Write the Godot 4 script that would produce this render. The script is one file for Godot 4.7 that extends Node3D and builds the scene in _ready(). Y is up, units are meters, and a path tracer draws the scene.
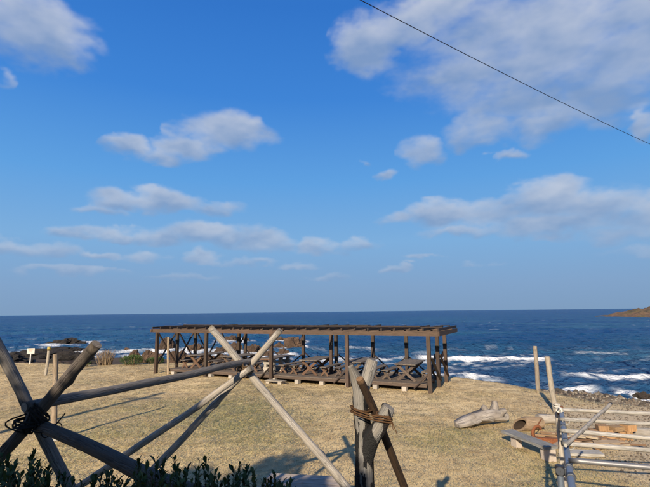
extends Node3D

const CLOUDS := [[-34.52,28.87,5.75,3.23,1.00],[-36.93,29.72,4.18,2.59,1.00],[-32.00,28.00,3.46,2.25,0.80],[-37.25,23.73,1.22,0.93,0.40],[-12.83,21.68,5.11,2.19,1.00],[-9.02,22.37,2.08,1.40,0.70],[-16.85,19.74,3.43,1.50,0.85],[-23.77,18.79,2.70,1.34,0.80],[-20.00,18.29,2.83,0.92,0.50],[-20.92,13.08,5.36,1.40,1.00],[-24.20,12.36,3.30,0.80,0.80],[-26.99,11.33,3.37,0.67,0.45],[-13.85,12.76,3.20,1.09,0.50],[-29.83,8.87,2.57,0.66,0.60],[-26.13,9.02,3.17,0.79,0.75],[-21.30,8.94,4.33,0.94,0.80],[-13.76,9.35,5.91,1.47,0.95],[-7.97,8.59,5.05,1.25,0.85],[-0.89,8.21,3.05,1.01,0.90],[3.93,8.02,2.52,1.00,0.90],[-32.33,6.86,3.78,0.96,0.80],[-35.44,7.17,2.26,0.92,0.80],[-26.50,6.51,1.65,0.56,0.70],[-21.96,6.57,2.22,0.70,0.70],[-15.48,6.62,2.38,0.73,0.75],[-10.66,6.20,3.46,0.62,0.50],[-3.19,5.84,2.78,0.63,0.50],[8.37,5.29,1.84,0.62,0.80],[0.58,4.30,3.02,0.50,0.40],[-30.31,4.59,5.97,0.65,0.35],[-17.73,4.42,5.89,0.48,0.30],[25.06,28.87,14.39,6.65,0.85],[33.21,25.92,7.71,5.54,0.85],[6.13,31.57,4.00,3.10,0.90],[10.48,33.13,5.19,2.60,0.90],[15.79,34.32,6.16,2.30,0.90],[21.79,31.54,6.71,3.83,1.00],[29.40,28.38,8.02,4.86,1.00],[33.89,23.25,5.67,4.01,1.00],[37.20,28.07,4.86,4.31,1.00],[24.66,24.23,5.77,3.33,1.00],[17.25,27.90,4.08,2.11,0.80],[19.83,21.11,4.53,2.23,0.85],[26.53,20.31,5.04,1.93,0.80],[13.03,19.28,2.59,1.76,0.90],[18.34,20.16,2.57,1.37,0.70],[23.26,17.69,1.53,0.67,0.70],[37.00,18.46,1.16,1.65,0.90],[8.12,16.83,1.40,0.73,0.55],[5.73,18.65,0.91,0.61,0.50],[26.41,12.29,4.18,2.12,1.00],[31.76,10.97,4.83,2.13,1.00],[36.10,9.56,3.97,2.23,1.00],[21.47,11.29,5.34,1.75,1.00],[14.50,11.57,5.16,1.58,1.00],[9.58,11.59,3.21,1.11,0.95],[27.73,9.44,8.69,1.34,1.00],[33.77,7.95,4.97,1.46,0.80],[17.93,9.30,5.58,0.84,0.50],[36.57,5.82,4.60,0.81,0.40],[18.87,5.65,3.32,0.48,0.35],[11.84,6.42,2.64,0.37,0.30],]
const ROCKS := [
	[Vector3(-49.78,-2.50,-89.21),4.71,1.20,0.00,"flat black rock alone in the open sea far left"],
	[Vector3(-38.12,-2.50,-67.45),4.74,1.06,0.00,"black rock ledge rising from the sea above the yellow capped post"],
	[Vector3(-35.83,-2.30,-57.97),6.37,1.17,0.00,"long black rock ledge behind the small white sign"],
	[Vector3(-34.67,-2.00,-51.50),2.94,0.92,0.00,"low black rock at the left end of the shore ledge"],
	[Vector3(-25.22,-1.60,-46.68),3.08,1.05,0.00,"black boulder on the shore right of the yellow capped post"],
	[Vector3(-20.86,-0.90,-35.30),2.79,0.55,0.35,"low dark brown rock at the lawn edge behind the yellow capped post"],
	[Vector3(-22.51,-0.70,-34.36),1.66,0.39,0.45,"low brown rock at the lawn edge left of the white sign"],
	[Vector3(-17.36,-0.80,-33.53),1.18,0.38,0.30,"small dark rock at the lawn edge left of the dry shrub"],
	[Vector3(-28.84,-2.50,-67.09),1.33,0.90,1.00,"small brown rock in the surf above the green shrub"],
	[Vector3(-17.73,-1.70,-45.94),1.51,1.34,1.00,"tall rust brown boulder on the shore left of the pergola"],
	[Vector3(-22.69,-2.10,-55.06),1.57,0.86,1.00,"rust brown boulder beside the tall boulder left of the pergola"],
	[Vector3(-16.35,-1.60,-44.86),1.38,0.91,1.00,"brown boulder on the shore behind the left corner post"],
	[Vector3(-23.11,-2.50,-67.18),2.36,1.96,0.60,"dark pointed rock in the surf behind the thin log post"],
	[Vector3(-14.27,-1.60,-44.65),1.57,1.10,1.00,"brown boulder behind the leftmost picnic table"],
	[Vector3(-18.77,-2.50,-66.63),2.78,1.19,1.00,"wide brown rock in the surf behind the left pergola bay"],
	[Vector3(-10.76,-1.50,-42.52),1.31,0.76,0.80,"brown boulder on the shore behind the second bay of the pergola"],
	[Vector3(-19.13,-2.50,-92.92),3.27,1.04,0.70,"flat dark rock far out behind the crossed logs"],
	[Vector3(-14.42,-2.50,-64.49),2.13,0.87,0.70,"low brown rock in the surf left of the crossed logs"],
	[Vector3(-13.08,-2.50,-67.55),2.08,1.21,0.80,"brown rock in the surf framed by the crossed logs"],
	[Vector3(-9.91,-2.50,-63.93),2.11,1.29,0.80,"brown rock in the surf just right of the rope lashing"],
	[Vector3(-5.04,-2.50,-72.91),2.88,1.80,1.00,"large pale brown rock in the surf right of the crossed logs"],
	[Vector3(-7.45,-2.50,-74.28),1.80,0.75,0.90,"low rock at the left foot of the large pale brown rock"],
	[Vector3(-5.48,-2.50,-60.49),1.73,0.95,0.70,"dark brown rock in front of the large pale brown rock"],
	[Vector3(-7.71,-2.50,-58.75),1.42,0.86,0.70,"dark brown rock behind the table on stacked blocks"],
	[Vector3(-9.21,-2.50,-92.73),1.63,0.73,0.90,"tiny brown rock far out behind the leaning log tip"],
	[Vector3(-15.65,-2.50,-90.74),1.60,0.61,0.80,"tiny dark rock far out between the crossed logs"],
	[Vector3(-4.46,-2.50,-85.87),1.32,0.77,0.90,"small rock behind the large pale brown rock"],
	[Vector3(-13.65,-1.70,-46.43),1.22,0.62,1.00,"small brown boulder on the shore behind the left picnic table"],
	[Vector3(-10.29,-1.70,-46.08),1.32,0.62,0.80,"low brown boulder behind the second picnic table from the left"],
	[Vector3(19.35,-2.50,-28.97),0.83,0.42,0.15,"black rock in the surf at the right edge"],
	[Vector3(15.40,-2.50,-28.26),0.56,0.29,0.55,"grey boulder at the water edge right of the leaning post"],
	[Vector3(15.63,-2.40,-27.13),0.48,0.18,0.50,"low boulder at the water edge beyond the pipe rack"],
	[Vector3(17.53,-2.50,-28.14),0.56,0.19,0.30,"dark boulder awash at the water edge beyond the pipe rack"],
	[Vector3(13.85,-2.40,-27.23),0.48,0.24,0.30,"dark boulder at the water edge next to the leaning post"],]
const SPRAYS := [
	[Vector3(-1.589,2.311,-2.350),Vector3(-1.524,2.303,-2.300),Vector3(-1.592,2.308,-2.300),Vector3(-1.460,2.287,-2.250),Vector3(-1.444,2.310,-2.150),Vector3(-1.438,2.302,-2.100),Vector3(-1.366,2.280,-2.150),Vector3(-1.335,2.302,-2.050)],
	[Vector3(-1.408,2.333,-2.300),Vector3(-1.411,2.286,-2.350),Vector3(-1.351,2.278,-2.300),Vector3(-1.360,2.302,-2.200),Vector3(-1.270,2.267,-2.200),Vector3(-1.265,2.301,-2.100),Vector3(-1.224,2.253,-2.200),Vector3(-1.276,2.302,-2.050),Vector3(-1.237,2.276,-2.100)],
	[Vector3(-1.252,2.232,-2.300),Vector3(-1.159,2.240,-2.200),Vector3(-1.113,2.231,-2.200),Vector3(-1.080,2.239,-2.250),Vector3(-1.100,2.218,-2.350),Vector3(-1.025,2.252,-2.300),Vector3(-1.002,2.255,-2.200),Vector3(-0.952,2.255,-2.200),Vector3(-0.882,2.276,-2.100)],
	[Vector3(-0.860,2.327,-2.200),Vector3(-0.845,2.280,-2.250),Vector3(-0.860,2.296,-2.150),Vector3(-0.818,2.295,-2.300),Vector3(-0.762,2.303,-2.100),Vector3(-0.731,2.282,-2.150),Vector3(-0.721,2.263,-2.300),Vector3(-0.695,2.269,-2.150),Vector3(-0.658,2.261,-2.250),Vector3(-0.635,2.274,-2.100),Vector3(-0.708,2.288,-2.050),Vector3(-0.781,2.297,-2.050)],
	[Vector3(-0.604,2.262,-2.400),Vector3(-0.601,2.245,-2.350),Vector3(-0.588,2.251,-2.200),Vector3(-0.528,2.242,-2.250),Vector3(-0.512,2.247,-2.150),Vector3(-0.601,2.252,-2.150)],
	[Vector3(-0.444,2.240,-2.450),Vector3(-0.413,2.216,-2.450),Vector3(-0.455,2.234,-2.350),Vector3(-0.473,2.224,-2.300),Vector3(-0.416,2.241,-2.250),Vector3(-0.465,2.233,-2.200),Vector3(-0.388,2.223,-2.250)],
	[Vector3(-0.292,2.145,-2.500),Vector3(-0.246,2.135,-2.500),Vector3(-0.326,2.139,-2.450),Vector3(-0.194,2.124,-2.500),Vector3(-0.255,2.142,-2.400)],]

const SEA := -2.5
const CREST := [Vector2(-220,-40),Vector2(-60,-33),Vector2(-30,-30.5),Vector2(-18.8,-29.4),Vector2(-13.4,-27.6),Vector2(-10.7,-28.9),Vector2(-6.5,-28),Vector2(0,-25),Vector2(5.6,-21.6),Vector2(7.2,-19.6),Vector2(7.9,-17.2),Vector2(8.5,-15.2),Vector2(10.5,-13.4),Vector2(16,-12),Vector2(40,-9.5),Vector2(220,4)]
const SUN_TO := Vector3(0.342, -0.490, -0.940)      # the way sunlight travels: from behind the viewer's left shoulder

var rng := RandomNumberGenerator.new()
var n_a := FastNoiseLite.new()      # smooth single noise
var n_f := FastNoiseLite.new()      # fractal noise
var M := {}
var counts := {}
var foam_rocks := []

# ---------------------------------------------------------------- mesh builder
class MB:
	var p := PackedVector3Array()
	var n := PackedVector3Array()
	var t := PackedVector2Array()
	var c := PackedColorArray()
	var ix := PackedInt32Array()
	func v(pos: Vector3, nor: Vector3, uv := Vector2.ZERO, col := Color.WHITE) -> int:
		p.append(pos); n.append(nor); t.append(uv); c.append(col)
		return p.size() - 1
	func tri(a: int, b: int, k: int) -> void:
		var g := (p[b] - p[a]).cross(p[k] - p[a])
		if g.dot(n[a] + n[b] + n[k]) > 0.0:
			ix.append(a); ix.append(k); ix.append(b)
		else:
			ix.append(a); ix.append(b); ix.append(k)
	func quad(a: int, b: int, k: int, d: int) -> void:
		tri(a, b, k); tri(a, k, d)
	func face(a: Vector3, b: Vector3, k: Vector3, d: Vector3, nor: Vector3, ua: Vector2, ub: Vector2, uk: Vector2, ud: Vector2, col: Color) -> void:
		quad(v(a, nor, ua, col), v(b, nor, ub, col), v(k, nor, uk, col), v(d, nor, ud, col))
	func box(xf: Transform3D, s: Vector3, col := Color.WHITE, off := Vector2.ZERO) -> void:
		var e := s * 0.5
		var ax := [xf.basis.x.normalized(), xf.basis.y.normalized(), xf.basis.z.normalized()]
		var lng := 0
		if s.y >= s.x and s.y >= s.z: lng = 1
		elif s.z >= s.x: lng = 2
		for k in 3:
			var i := (k + 1) % 3
			var j := (k + 2) % 3
			for sg in [-1.0, 1.0]:
				var o: Vector3 = xf.origin + ax[k] * e[k] * sg
				var ids := []
				for q in [[-1, -1], [1, -1], [1, 1], [-1, 1]]:
					var pos: Vector3 = o + ax[i] * e[i] * q[0] + ax[j] * e[j] * q[1]
					var ci: float = e[i] * q[0]
					var cj: float = e[j] * q[1]
					var uv := Vector2(cj / 0.4 + k * 0.37, ci / 1.4) if i == lng else (Vector2(ci / 0.4 + k * 0.37, cj / 1.4) if j == lng else Vector2(ci / 0.4, cj / 3.0))
					ids.append(v(pos, ax[k] * sg, uv + off, col))
				quad(ids[0], ids[1], ids[2], ids[3])
	func mesh() -> ArrayMesh:
		var a := []
		a.resize(Mesh.ARRAY_MAX)
		a[Mesh.ARRAY_VERTEX] = p
		a[Mesh.ARRAY_NORMAL] = n
		a[Mesh.ARRAY_TEX_UV] = t
		a[Mesh.ARRAY_COLOR] = c
		a[Mesh.ARRAY_INDEX] = ix
		var m := ArrayMesh.new()
		m.add_surface_from_arrays(Mesh.PRIMITIVE_TRIANGLES, a)
		return m

# ---------------------------------------------------------------- small helpers
func ss(a: float, b: float, x: float) -> float:
	return smoothstep(a, b, x)

func lin(r: float, g: float, b: float) -> Color:
	return Color(r, g, b)

func numbered(called: String) -> String:
	var k: int = counts.get(called, 0)
	counts[called] = k + 1
	return called if k == 0 else "%s_%03d" % [called, k]

func tag(o: Node, label: String, category: String, group := "") -> void:
	o.set_meta("label", label)
	o.set_meta("category", category)
	if group != "": o.set_meta("group", group)

func thing(called: String, label: String, category: String, xf: Transform3D, group := "") -> Node3D:
	var o := Node3D.new()
	o.name = numbered(called)
	add_child(o)
	o.transform = xf
	tag(o, label, category, group)
	return o

func at(p: Vector3, turn := 0.0) -> Transform3D:
	return Transform3D(Basis(Vector3.UP, turn), p)

func part(parent: Node, called: String, mesh: Mesh, mat: Material) -> MeshInstance3D:
	var o := MeshInstance3D.new()
	o.name = called if parent != self else numbered(called)
	o.mesh = mesh
	o.material_override = mat
	parent.add_child(o, true)
	return o

func tone(base: Color, amt := 0.18) -> Color:
	var k := 1.0 + rng.randf_range(-amt, amt)
	var w := rng.randf_range(-amt, amt) * 0.25
	return Color(base.r * k * (1.0 + w), base.g * k, base.b * k * (1.0 - w))

func bar_xf(a: Vector3, b: Vector3, side: Vector3) -> Transform3D:
	var l := (b - a).normalized()
	var s := (side - l * side.dot(l)).normalized()
	return Transform3D(Basis(s, l, s.cross(l)), (a + b) * 0.5)

# a straight timber: w along side, th across it
func bar(parent: Node, called: String, a: Vector3, b: Vector3, w: float, th: float, side: Vector3, mat: Material, col: Color) -> MeshInstance3D:
	var mb := MB.new()
	mb.box(bar_xf(a, b, side), Vector3(w, (b - a).length(), th), col, Vector2(rng.randf(), rng.randf()))
	return part(parent, called, mb.mesh(), mat)

# a log or branch: a tapered, slightly crooked tube with knots and cut ends
func log_into(mb: MB, pts: Array, rad: Array, o := {}) -> void:
	var seg: int = o.get("seg", 14)
	var step: float = o.get("step", 0.07)
	var bump: float = o.get("bump", 0.07)
	var bend: float = o.get("bend", 0.022)
	var col: Color = o.get("col", Color(0.4, 0.37, 0.33))
	var cap: Color = o.get("cap", col * 1.15)
	var seedv: float = o.get("seed", rng.randf() * 500.0)
	var mottled: float = o.get("mottle", 0.3)
	var keep = o.get("keep")
	var extra: float = o.get("extra", 0.0)
	var lens := [0.0]
	for i in range(1, pts.size()): lens.append(lens[i - 1] + (pts[i] - pts[i - 1]).length())
	var total: float = lens[-1]
	var nr: int = maxi(3, int(total / step) + 1)
	var knots := []
	for i in int(o.get("knots", 0)): knots.append([rng.randf() * total, rng.randf() * TAU, rng.randf_range(0.25, 0.5)])
	var cs := []
	var rs := []
	for i in nr:
		var d := total * i / (nr - 1.0)
		var k := 0
		while k < lens.size() - 2 and d > lens[k + 1]: k += 1
		var f: float = (d - lens[k]) / maxf(lens[k + 1] - lens[k], 1e-5)
		var a: Vector3 = pts[maxi(k - 1, 0)]
		var e: Vector3 = pts[mini(k + 2, pts.size() - 1)]
		var c: Vector3 = (pts[k] as Vector3).cubic_interpolate(pts[k + 1], a, e, f) if pts.size() > 2 else (pts[0] as Vector3).lerp(pts[1], f)
		c += Vector3(n_a.get_noise_2d(d * 60.0, seedv), n_a.get_noise_2d(d * 60.0, seedv + 77), n_a.get_noise_2d(d * 60.0, seedv + 155)) * bend
		cs.append(c)
		rs.append(lerpf(rad[k], rad[k + 1], f))
	var n1 := Vector3.ZERO
	var turns := maxf(1.0, roundf(TAU * rs[0] / 0.3))
	var first := -1
	for i in nr:
		var tn: Vector3 = (cs[mini(i + 1, nr - 1)] - cs[maxi(i - 1, 0)]).normalized()
		if n1 == Vector3.ZERO: n1 = tn.cross(Vector3(0.31, 0.2, 0.93)).normalized()
		n1 = (n1 - tn * n1.dot(tn)).normalized()
		var n2 := tn.cross(n1)
		var d := total * i / (nr - 1.0)
		var ring := mb.p.size()
		var rnd := 1.0
		if i == 0 or i == nr - 1: rnd = 0.93
		for s in seg + 1:
			var th := TAU * (s % seg) / seg
			var dir := n1 * cos(th) + n2 * sin(th)
			var k := 1.0 + bump * n_a.get_noise_3d(cos(th) * 40.0 + seedv, sin(th) * 40.0, d * 130.0) + bump * 0.7 * n_a.get_noise_3d(cos(th) * 130.0, sin(th) * 130.0 + seedv, d * 60.0)
			var knot := 0.0
			for q in knots:
				var da := absf(angle_difference(th, q[1]))
				var e := exp(-pow((d - q[0]) / 0.03, 2.0) - pow(da / 0.45, 2.0))
				k += q[2] * e
				knot = maxf(knot, e)
			var m := 1.0 + mottled * n_f.get_noise_3d(cos(th) * 25.0 + seedv, sin(th) * 25.0, d * 60.0)
			m *= 1.0 - 0.45 * knot
			var cc: Color = col * m
			var pos: Vector3 = cs[i] + dir * (rs[i] * k * rnd + extra)
			mb.v(pos, dir, Vector2(turns * s / seg, d / 1.1 + seedv), cc)
		if i > 0:
			for s in seg:
				var a0 := ring - seg - 1 + s
				if keep != null and not keep.call(mb.p[ring + s]): continue
				mb.quad(a0, a0 + 1, ring + s + 1, ring + s)
		if (i == 0 or i == nr - 1) and keep == null:
			var nn := -tn if i == 0 else tn
			var ctr := mb.v(cs[i] + nn * rs[i] * o.get("dome", 0.08), nn, Vector2(0.5, 0.5), cap)
			var prev := -1
			for s in seg + 1:
				var id := mb.v(mb.p[ring + s], nn, Vector2(0.5 + 0.3 * cos(TAU * s / seg), 0.5 + 0.06 * sin(TAU * s / seg)), cap * (0.85 + 0.15 * ((s * 7) % 5) / 4.0))
				if prev >= 0: mb.tri(ctr, prev, id)
				prev = id

func log_part(parent: Node, called: String, pts: Array, rad: Array, mat: Material, o := {}) -> MeshInstance3D:
	var mb := MB.new()
	log_into(mb, pts, rad, o)
	return part(parent, called, mb.mesh(), mat)

func tube_part(parent: Node, called: String, pts: Array, r: float, mat: Material, col: Color, seg := 8) -> MeshInstance3D:
	return log_part(parent, called, pts, [r, r] if pts.size() == 2 else range(pts.size()).map(func(_i): return r), mat, {"seg": seg, "bump": 0.0, "bend": 0.0, "col": col, "cap": col, "mottle": 0.12, "step": 0.1, "dome": 0.0})

# rope wound round a log axis: coils plus loose ends
func lashing(parent: Node, c: Vector3, axis: Vector3, r: float, coils: int, rope_r: float, mat: Material, col: Color) -> void:
	var t := axis.normalized()
	var a := t.cross(Vector3(0.2, 0.9, 0.4)).normalized()
	var b := t.cross(a)
	var pts := []
	var n := coils * 12
	for i in n + 1:
		var th := TAU * i / 12.0
		var rr := r * (1.0 + 0.07 * sin(th * 0.37 + r * 99.0))
		pts.append(c + (a * cos(th) + b * sin(th)) * rr + t * (i / float(n) - 0.5) * rope_r * 2.1 * coils + t * 0.008 * sin(th * 1.7))
	var rad := []
	for q in pts: rad.append(rope_r)
	log_part(parent, "rope_lashing", pts, rad, mat, {"seg": 6, "step": 0.02, "bump": 0.15, "bend": 0.0, "col": col, "mottle": 0.5, "dome": 0.0})

# ---------------------------------------------------------------- textures and materials
func seamless(w: int, h: int, f: float, oct: int, sd: int, w2: int, h2: int) -> Image:
	var n := FastNoiseLite.new()
	n.seed = sd
	n.noise_type = FastNoiseLite.TYPE_SIMPLEX_SMOOTH
	n.frequency = f
	n.fractal_octaves = oct
	var im := n.get_seamless_image(w, h, false, false, 0.25)
	im.convert(Image.FORMAT_L8)
	if w2 != w or h2 != h: im.resize(w2, h2, Image.INTERPOLATE_CUBIC)
	return im

func tex(im: Image) -> ImageTexture:
	return ImageTexture.create_from_image(im)

func make_grain() -> Array:
	var w := 256
	var h := 512
	var a := seamless(256, 24, 0.09, 4, 3, w, h).get_data()
	var b := seamless(128, 96, 0.03, 4, 9, w, h).get_data()
	var k := seamless(256, 32, 0.06, 3, 21, w, h).get_data()
	var col := PackedByteArray(); col.resize(w * h * 3)
	var hei := PackedByteArray(); hei.resize(w * h)
	for i in w * h:
		var s := a[i] / 255.0
		var m := b[i] / 255.0
		var crack := clampf((absf(k[i] / 255.0 - 0.5)) * 16.0, 0.0, 1.0)
		crack = lerpf(1.0, crack, ss(0.42, 0.7, m))
		var l := clampf((0.42 + 0.66 * s + 0.34 * (m - 0.5)) * (0.35 + 0.65 * crack), 0.0, 1.0)
		var g := Color(l, l, l).linear_to_srgb()
		col[i * 3] = int(g.r * 255); col[i * 3 + 1] = int(clampf(g.r * lerpf(0.97, 1.0, m), 0, 1) * 255); col[i * 3 + 2] = int(clampf(g.r * lerpf(0.92, 1.0, m), 0, 1) * 255)
		hei[i] = int(clampf((0.35 + 0.5 * s) * crack, 0.0, 1.0) * 255)
	return [tex(Image.create_from_data(w, h, false, Image.FORMAT_RGB8, col)), tex(Image.create_from_data(w, h, false, Image.FORMAT_L8, hei))]

func make_mottle(f: float, oct: int, sd: int, lo: float, hi: float, con: float) -> Array:
	var w := 512
	var a := seamless(w, w, f, oct, sd, w, w).get_data()
	var b := seamless(w, w, f * 5.0, 3, sd + 5, w, w).get_data()
	var col := PackedByteArray(); col.resize(w * w * 3)
	var hei := PackedByteArray(); hei.resize(w * w)
	for i in w * w:
		var s := clampf(((a[i] * 0.55 + b[i] * 0.45) / 255.0 - 0.5) * con + 0.5, 0.0, 1.0)
		var l := lerpf(lo, hi, s)
		var g := minf(1.0, 1.055 * pow(l, 1.0 / 2.4) - 0.055)
		var q := (b[(i * 7) % (w * w)] / 255.0 - 0.5) * 0.06
		col[i * 3] = int(clampf(g + q * 0.3, 0, 1) * 255); col[i * 3 + 1] = int(g * 255); col[i * 3 + 2] = int(clampf(g - q * 0.3, 0, 1) * 255)
		hei[i] = int(s * 255)
	return [tex(Image.create_from_data(w, w, false, Image.FORMAT_RGB8, col)), tex(Image.create_from_data(w, w, false, Image.FORMAT_L8, hei))]

func mat(called: String, rough: float, maps := [], bump := 0.0, tri_scale := 0.0, world := false, spec := 0.35) -> StandardMaterial3D:
	var m := StandardMaterial3D.new()
	m.resource_name = called
	m.vertex_color_use_as_albedo = true
	m.roughness = rough
	m.metallic_specular = spec
	if maps.size() > 0 and maps[0]: m.albedo_texture = maps[0]
	if bump != 0.0:
		m.heightmap_enabled = true
		m.heightmap_texture = maps[1]
		m.heightmap_scale = bump
	if tri_scale > 0.0:
		m.uv1_triplanar = true
		m.uv1_world_triplanar = world
		m.uv1_scale = Vector3.ONE * tri_scale
	if not called in ["ground", "grass", "water", "leaf"]: m.albedo_color = Color(0.8, 0.8, 0.8).linear_to_srgb()      # all other base colours dimmed evenly to suit the exposure
	M[called] = m
	return m

func make_materials() -> void:
	var grain := make_grain()
	var soil := make_mottle(0.045, 5, 11, 0.68, 1.05, 1.9)
	var stone := make_mottle(0.012, 6, 31, 0.45, 1.0, 2.0)
	mat("wood", 0.85, grain, 0.6)
	mat("stained", 0.7, grain, 0.2)
	mat("bark", 0.95, stone, 1.2, 2.2)
	mat("ground", 0.95, soil, 0.8, 1.15, true, 0.15)
	mat("rock", 0.85, stone, 6.0, 0.35, true)
	mat("small_stone", 0.85, stone, 1.0, 3.0)
	mat("concrete", 0.9, soil, 0.3, 2.5)
	mat("rope", 0.95, soil, 0.3, 14.0, false, 0.2)
	mat("rust", 0.9, stone, 0.4, 5.0)
	mat("paint", 0.5, soil, 0.0, 3.0)
	mat("grass", 0.8, [], 0.0, 0.0, false, 0.2)
	var lf := mat("leaf", 0.55, [], 0.0, 0.0, false, 0.28)
	lf.backlight_enabled = true
	lf.backlight = Color(0.12, 0.16, 0.04)
	var st := mat("steel", 0.5, soil, 0.0, 4.0)
	st.metallic = 0.55
	var wn := FastNoiseLite.new()
	wn.seed = 5; wn.frequency = 0.016; wn.fractal_octaves = 5; wn.fractal_gain = 0.6
	var wi := wn.get_seamless_image(512, 512, false, false, 0.25)
	wi.convert(Image.FORMAT_L8)
	var w := mat("water", 0.22, [null, tex(wi)], 36.0, 0.13, true, 0.05)
	w.resource_name = "water"

# ---------------------------------------------------------------- land and sea
func seaward(x: float, z: float) -> float:
	var best := 1e9
	var sg := 1.0
	var q := Vector2(x, z)
	for i in CREST.size() - 1:
		var a: Vector2 = CREST[i]
		var b: Vector2 = CREST[i + 1]
		var d := b - a
		var t := clampf((q - a).dot(d) / d.length_squared(), 0.0, 1.0)
		var dd := q.distance_squared_to(a + d * t)
		if dd < best:
			best = dd
			sg = -1.0 if d.x * (z - a.y) - d.y * (x - a.x) > 0.0 else 1.0
	return sqrt(best) * sg

func ground_y(x: float, z: float) -> float:
	var h := 0.05 * n_a.get_noise_2d(x * 14.0, z * 14.0) + 0.015 * n_a.get_noise_2d(x * 70.0, z * 70.0 + 300.0)
	h += 1.4 * ss(-2.5, -0.7, z)
	if z < -8.0:
		var s := seaward(x, z)
		if s > 0.0:
			var right := ss(8.5, 13.5, x)
			var left := ss(1.0, -9.0, x)
			var steep := 0.62 * (sqrt(s * s + 0.8) - 0.894)
			var beach := 0.19 * (sqrt(s * s + 0.5) - 0.707)
			var shelf := 0.9 * ss(0.0, 3.5, s) + 0.058 * s
			var drop := lerpf(lerpf(steep, shelf, left), beach, right)
			var rough := ss(0.5, 3.0, s)
			h -= minf(drop, 7.0)
			h += rough * lerpf(0.07, 0.45, left) * n_f.get_noise_2d(x * 12.0, z * 12.0) + rough * 0.06 * n_a.get_noise_2d(x * 110.0, z * 110.0)
	return h

func on_ground(x: float, z: float, up := 0.0) -> Vector3:
	return Vector3(x, ground_y(x, z) + up, z)

func spaced(from: float, a: float, b: float, to: float, fine: float) -> Array:
	var out := []
	var q := a
	var st := fine
	while q > from:
		st *= 1.18
		q -= st
		out.push_front(q)
	q = a
	while q < b:
		out.append(q)
		q += fine
	st = fine
	while q < to:
		out.append(q)
		st *= 1.18
		q += st
	out.append(to)
	return out

const GREENS := [Vector3(-4.6, 14.9, 2.2), Vector3(-3.0, 14.0, 2.0), Vector3(-7.7, 13.4, 1.6), Vector3(-1.6, 12.4, 1.8), Vector3(4.2, 9.2, 0.8), Vector3(1.9, 10.6, 1.2), Vector3(-5.4, 12.0, 1.6), Vector3(3.0, 11.4, 1.0), Vector3(5.2, 12.2, 0.8), Vector3(-2.4, 17.2, 1.6)]
const SANDS := [Vector3(0.4, 16.0, 2.6), Vector3(3.6, 15.8, 2.0), Vector3(6.6, 17.4, 2.2), Vector3(5.8, 19.8, 2.0), Vector3(-13.0, 23.0, 4.0), Vector3(-5.6, 20.6, 2.0)]

func greenness(x: float, z: float) -> float:
	var g := -0.02
	for q in GREENS: g += 0.5 * exp(-(pow(x - q.x, 2) + pow(-z - q.y, 2) * 0.8) / (q.z * q.z))
	g += 0.55 * n_f.get_noise_2d(x * 22.0, z * 22.0) + 0.3 * n_f.get_noise_2d(x * 90.0, z * 90.0 + 50.0)
	return clampf(g, 0.0, 1.0)

func bareness(x: float, z: float) -> float:
	var g := 0.0
	for q in SANDS: g += 0.8 * exp(-(pow(x - q.x, 2) + pow(-z - q.y, 2)) / (q.z * q.z))
	g += 0.35 * n_f.get_noise_2d(x * 16.0 + 900.0, z * 30.0)
	return clampf(g, 0.0, 1.0)

func graveliness(x: float, z: float) -> float:
	# gravelly ground on the right round the wood heap, running down to the beach
	var d := -z
	var g := ss(0.0, 1.6, x - 5.2 - 0.15 * (d - 10.0) + 0.9 * n_f.get_noise_2d(x * 30.0, z * 30.0)) * ss(5.0, 8.0, d + 2.0)
	var s := seaward(x, z)
	return clampf(maxf(g * ss(17.0, 13.0, d), ss(0.8, 2.5, s + n_f.get_noise_2d(x * 40.0, z * 40.0))), 0.0, 1.0)

func make_ground() -> void:
	var xs := spaced(-230.0, -20.0, 14.0, 230.0, 0.22)
	var zs := spaced(-120.0, -33.0, -2.0, 90.0, 0.22)
	var mb := MB.new()
	var dry := lin(0.61, 0.475, 0.265)
	var pale := lin(0.69, 0.545, 0.32)
	var green := lin(0.36, 0.325, 0.135)
	var brown := lin(0.45, 0.335, 0.19)
	var gravel := lin(0.42, 0.345, 0.25)
	var rock := lin(0.055, 0.042, 0.033)
	for z in zs:
		for x in xs:
			var y := ground_y(x, z)
			var e := 0.12
			var nn := Vector3(ground_y(x - e, z) - ground_y(x + e, z), 2.0 * e, ground_y(x, z - e) - ground_y(x, z + e)).normalized()
			var s := seaward(x, z)
			var c := dry.lerp(pale, bareness(x, z)).lerp(green, greenness(x, z) * 0.8)
			c = c.lerp(brown, clampf(0.12 + 1.1 * n_f.get_noise_2d(x * 55.0 + 200.0, z * 55.0), 0.0, 0.65))
			c = c.lerp(gravel, graveliness(x, z))
			if s > 0.3:
				var left := ss(3.0, -5.0, x)
				c = c.lerp(rock, left * ss(0.8, 2.0, s + 1.2 * n_f.get_noise_2d(x * 30.0, z * 30.0)))
				c = c.lerp(lin(0.085, 0.07, 0.058), ss(-0.45, -1.3, y + 0.5 * n_f.get_noise_2d(x * 40.0, z * 40.0)))   # wet stones and weed of the tide line
			mb.v(Vector3(x, y, z), nn, Vector2.ZERO, c)
	var w := xs.size()
	for j in zs.size() - 1:
		for i in w - 1:
			var a := j * w + i
			mb.ix.append_array(PackedInt32Array([a, a + 1, a + w, a + 1, a + w + 1, a + w]))
	var g := part(self, "ground", mb.mesh(), M.ground)
	g.set_meta("kind", "structure")

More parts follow.
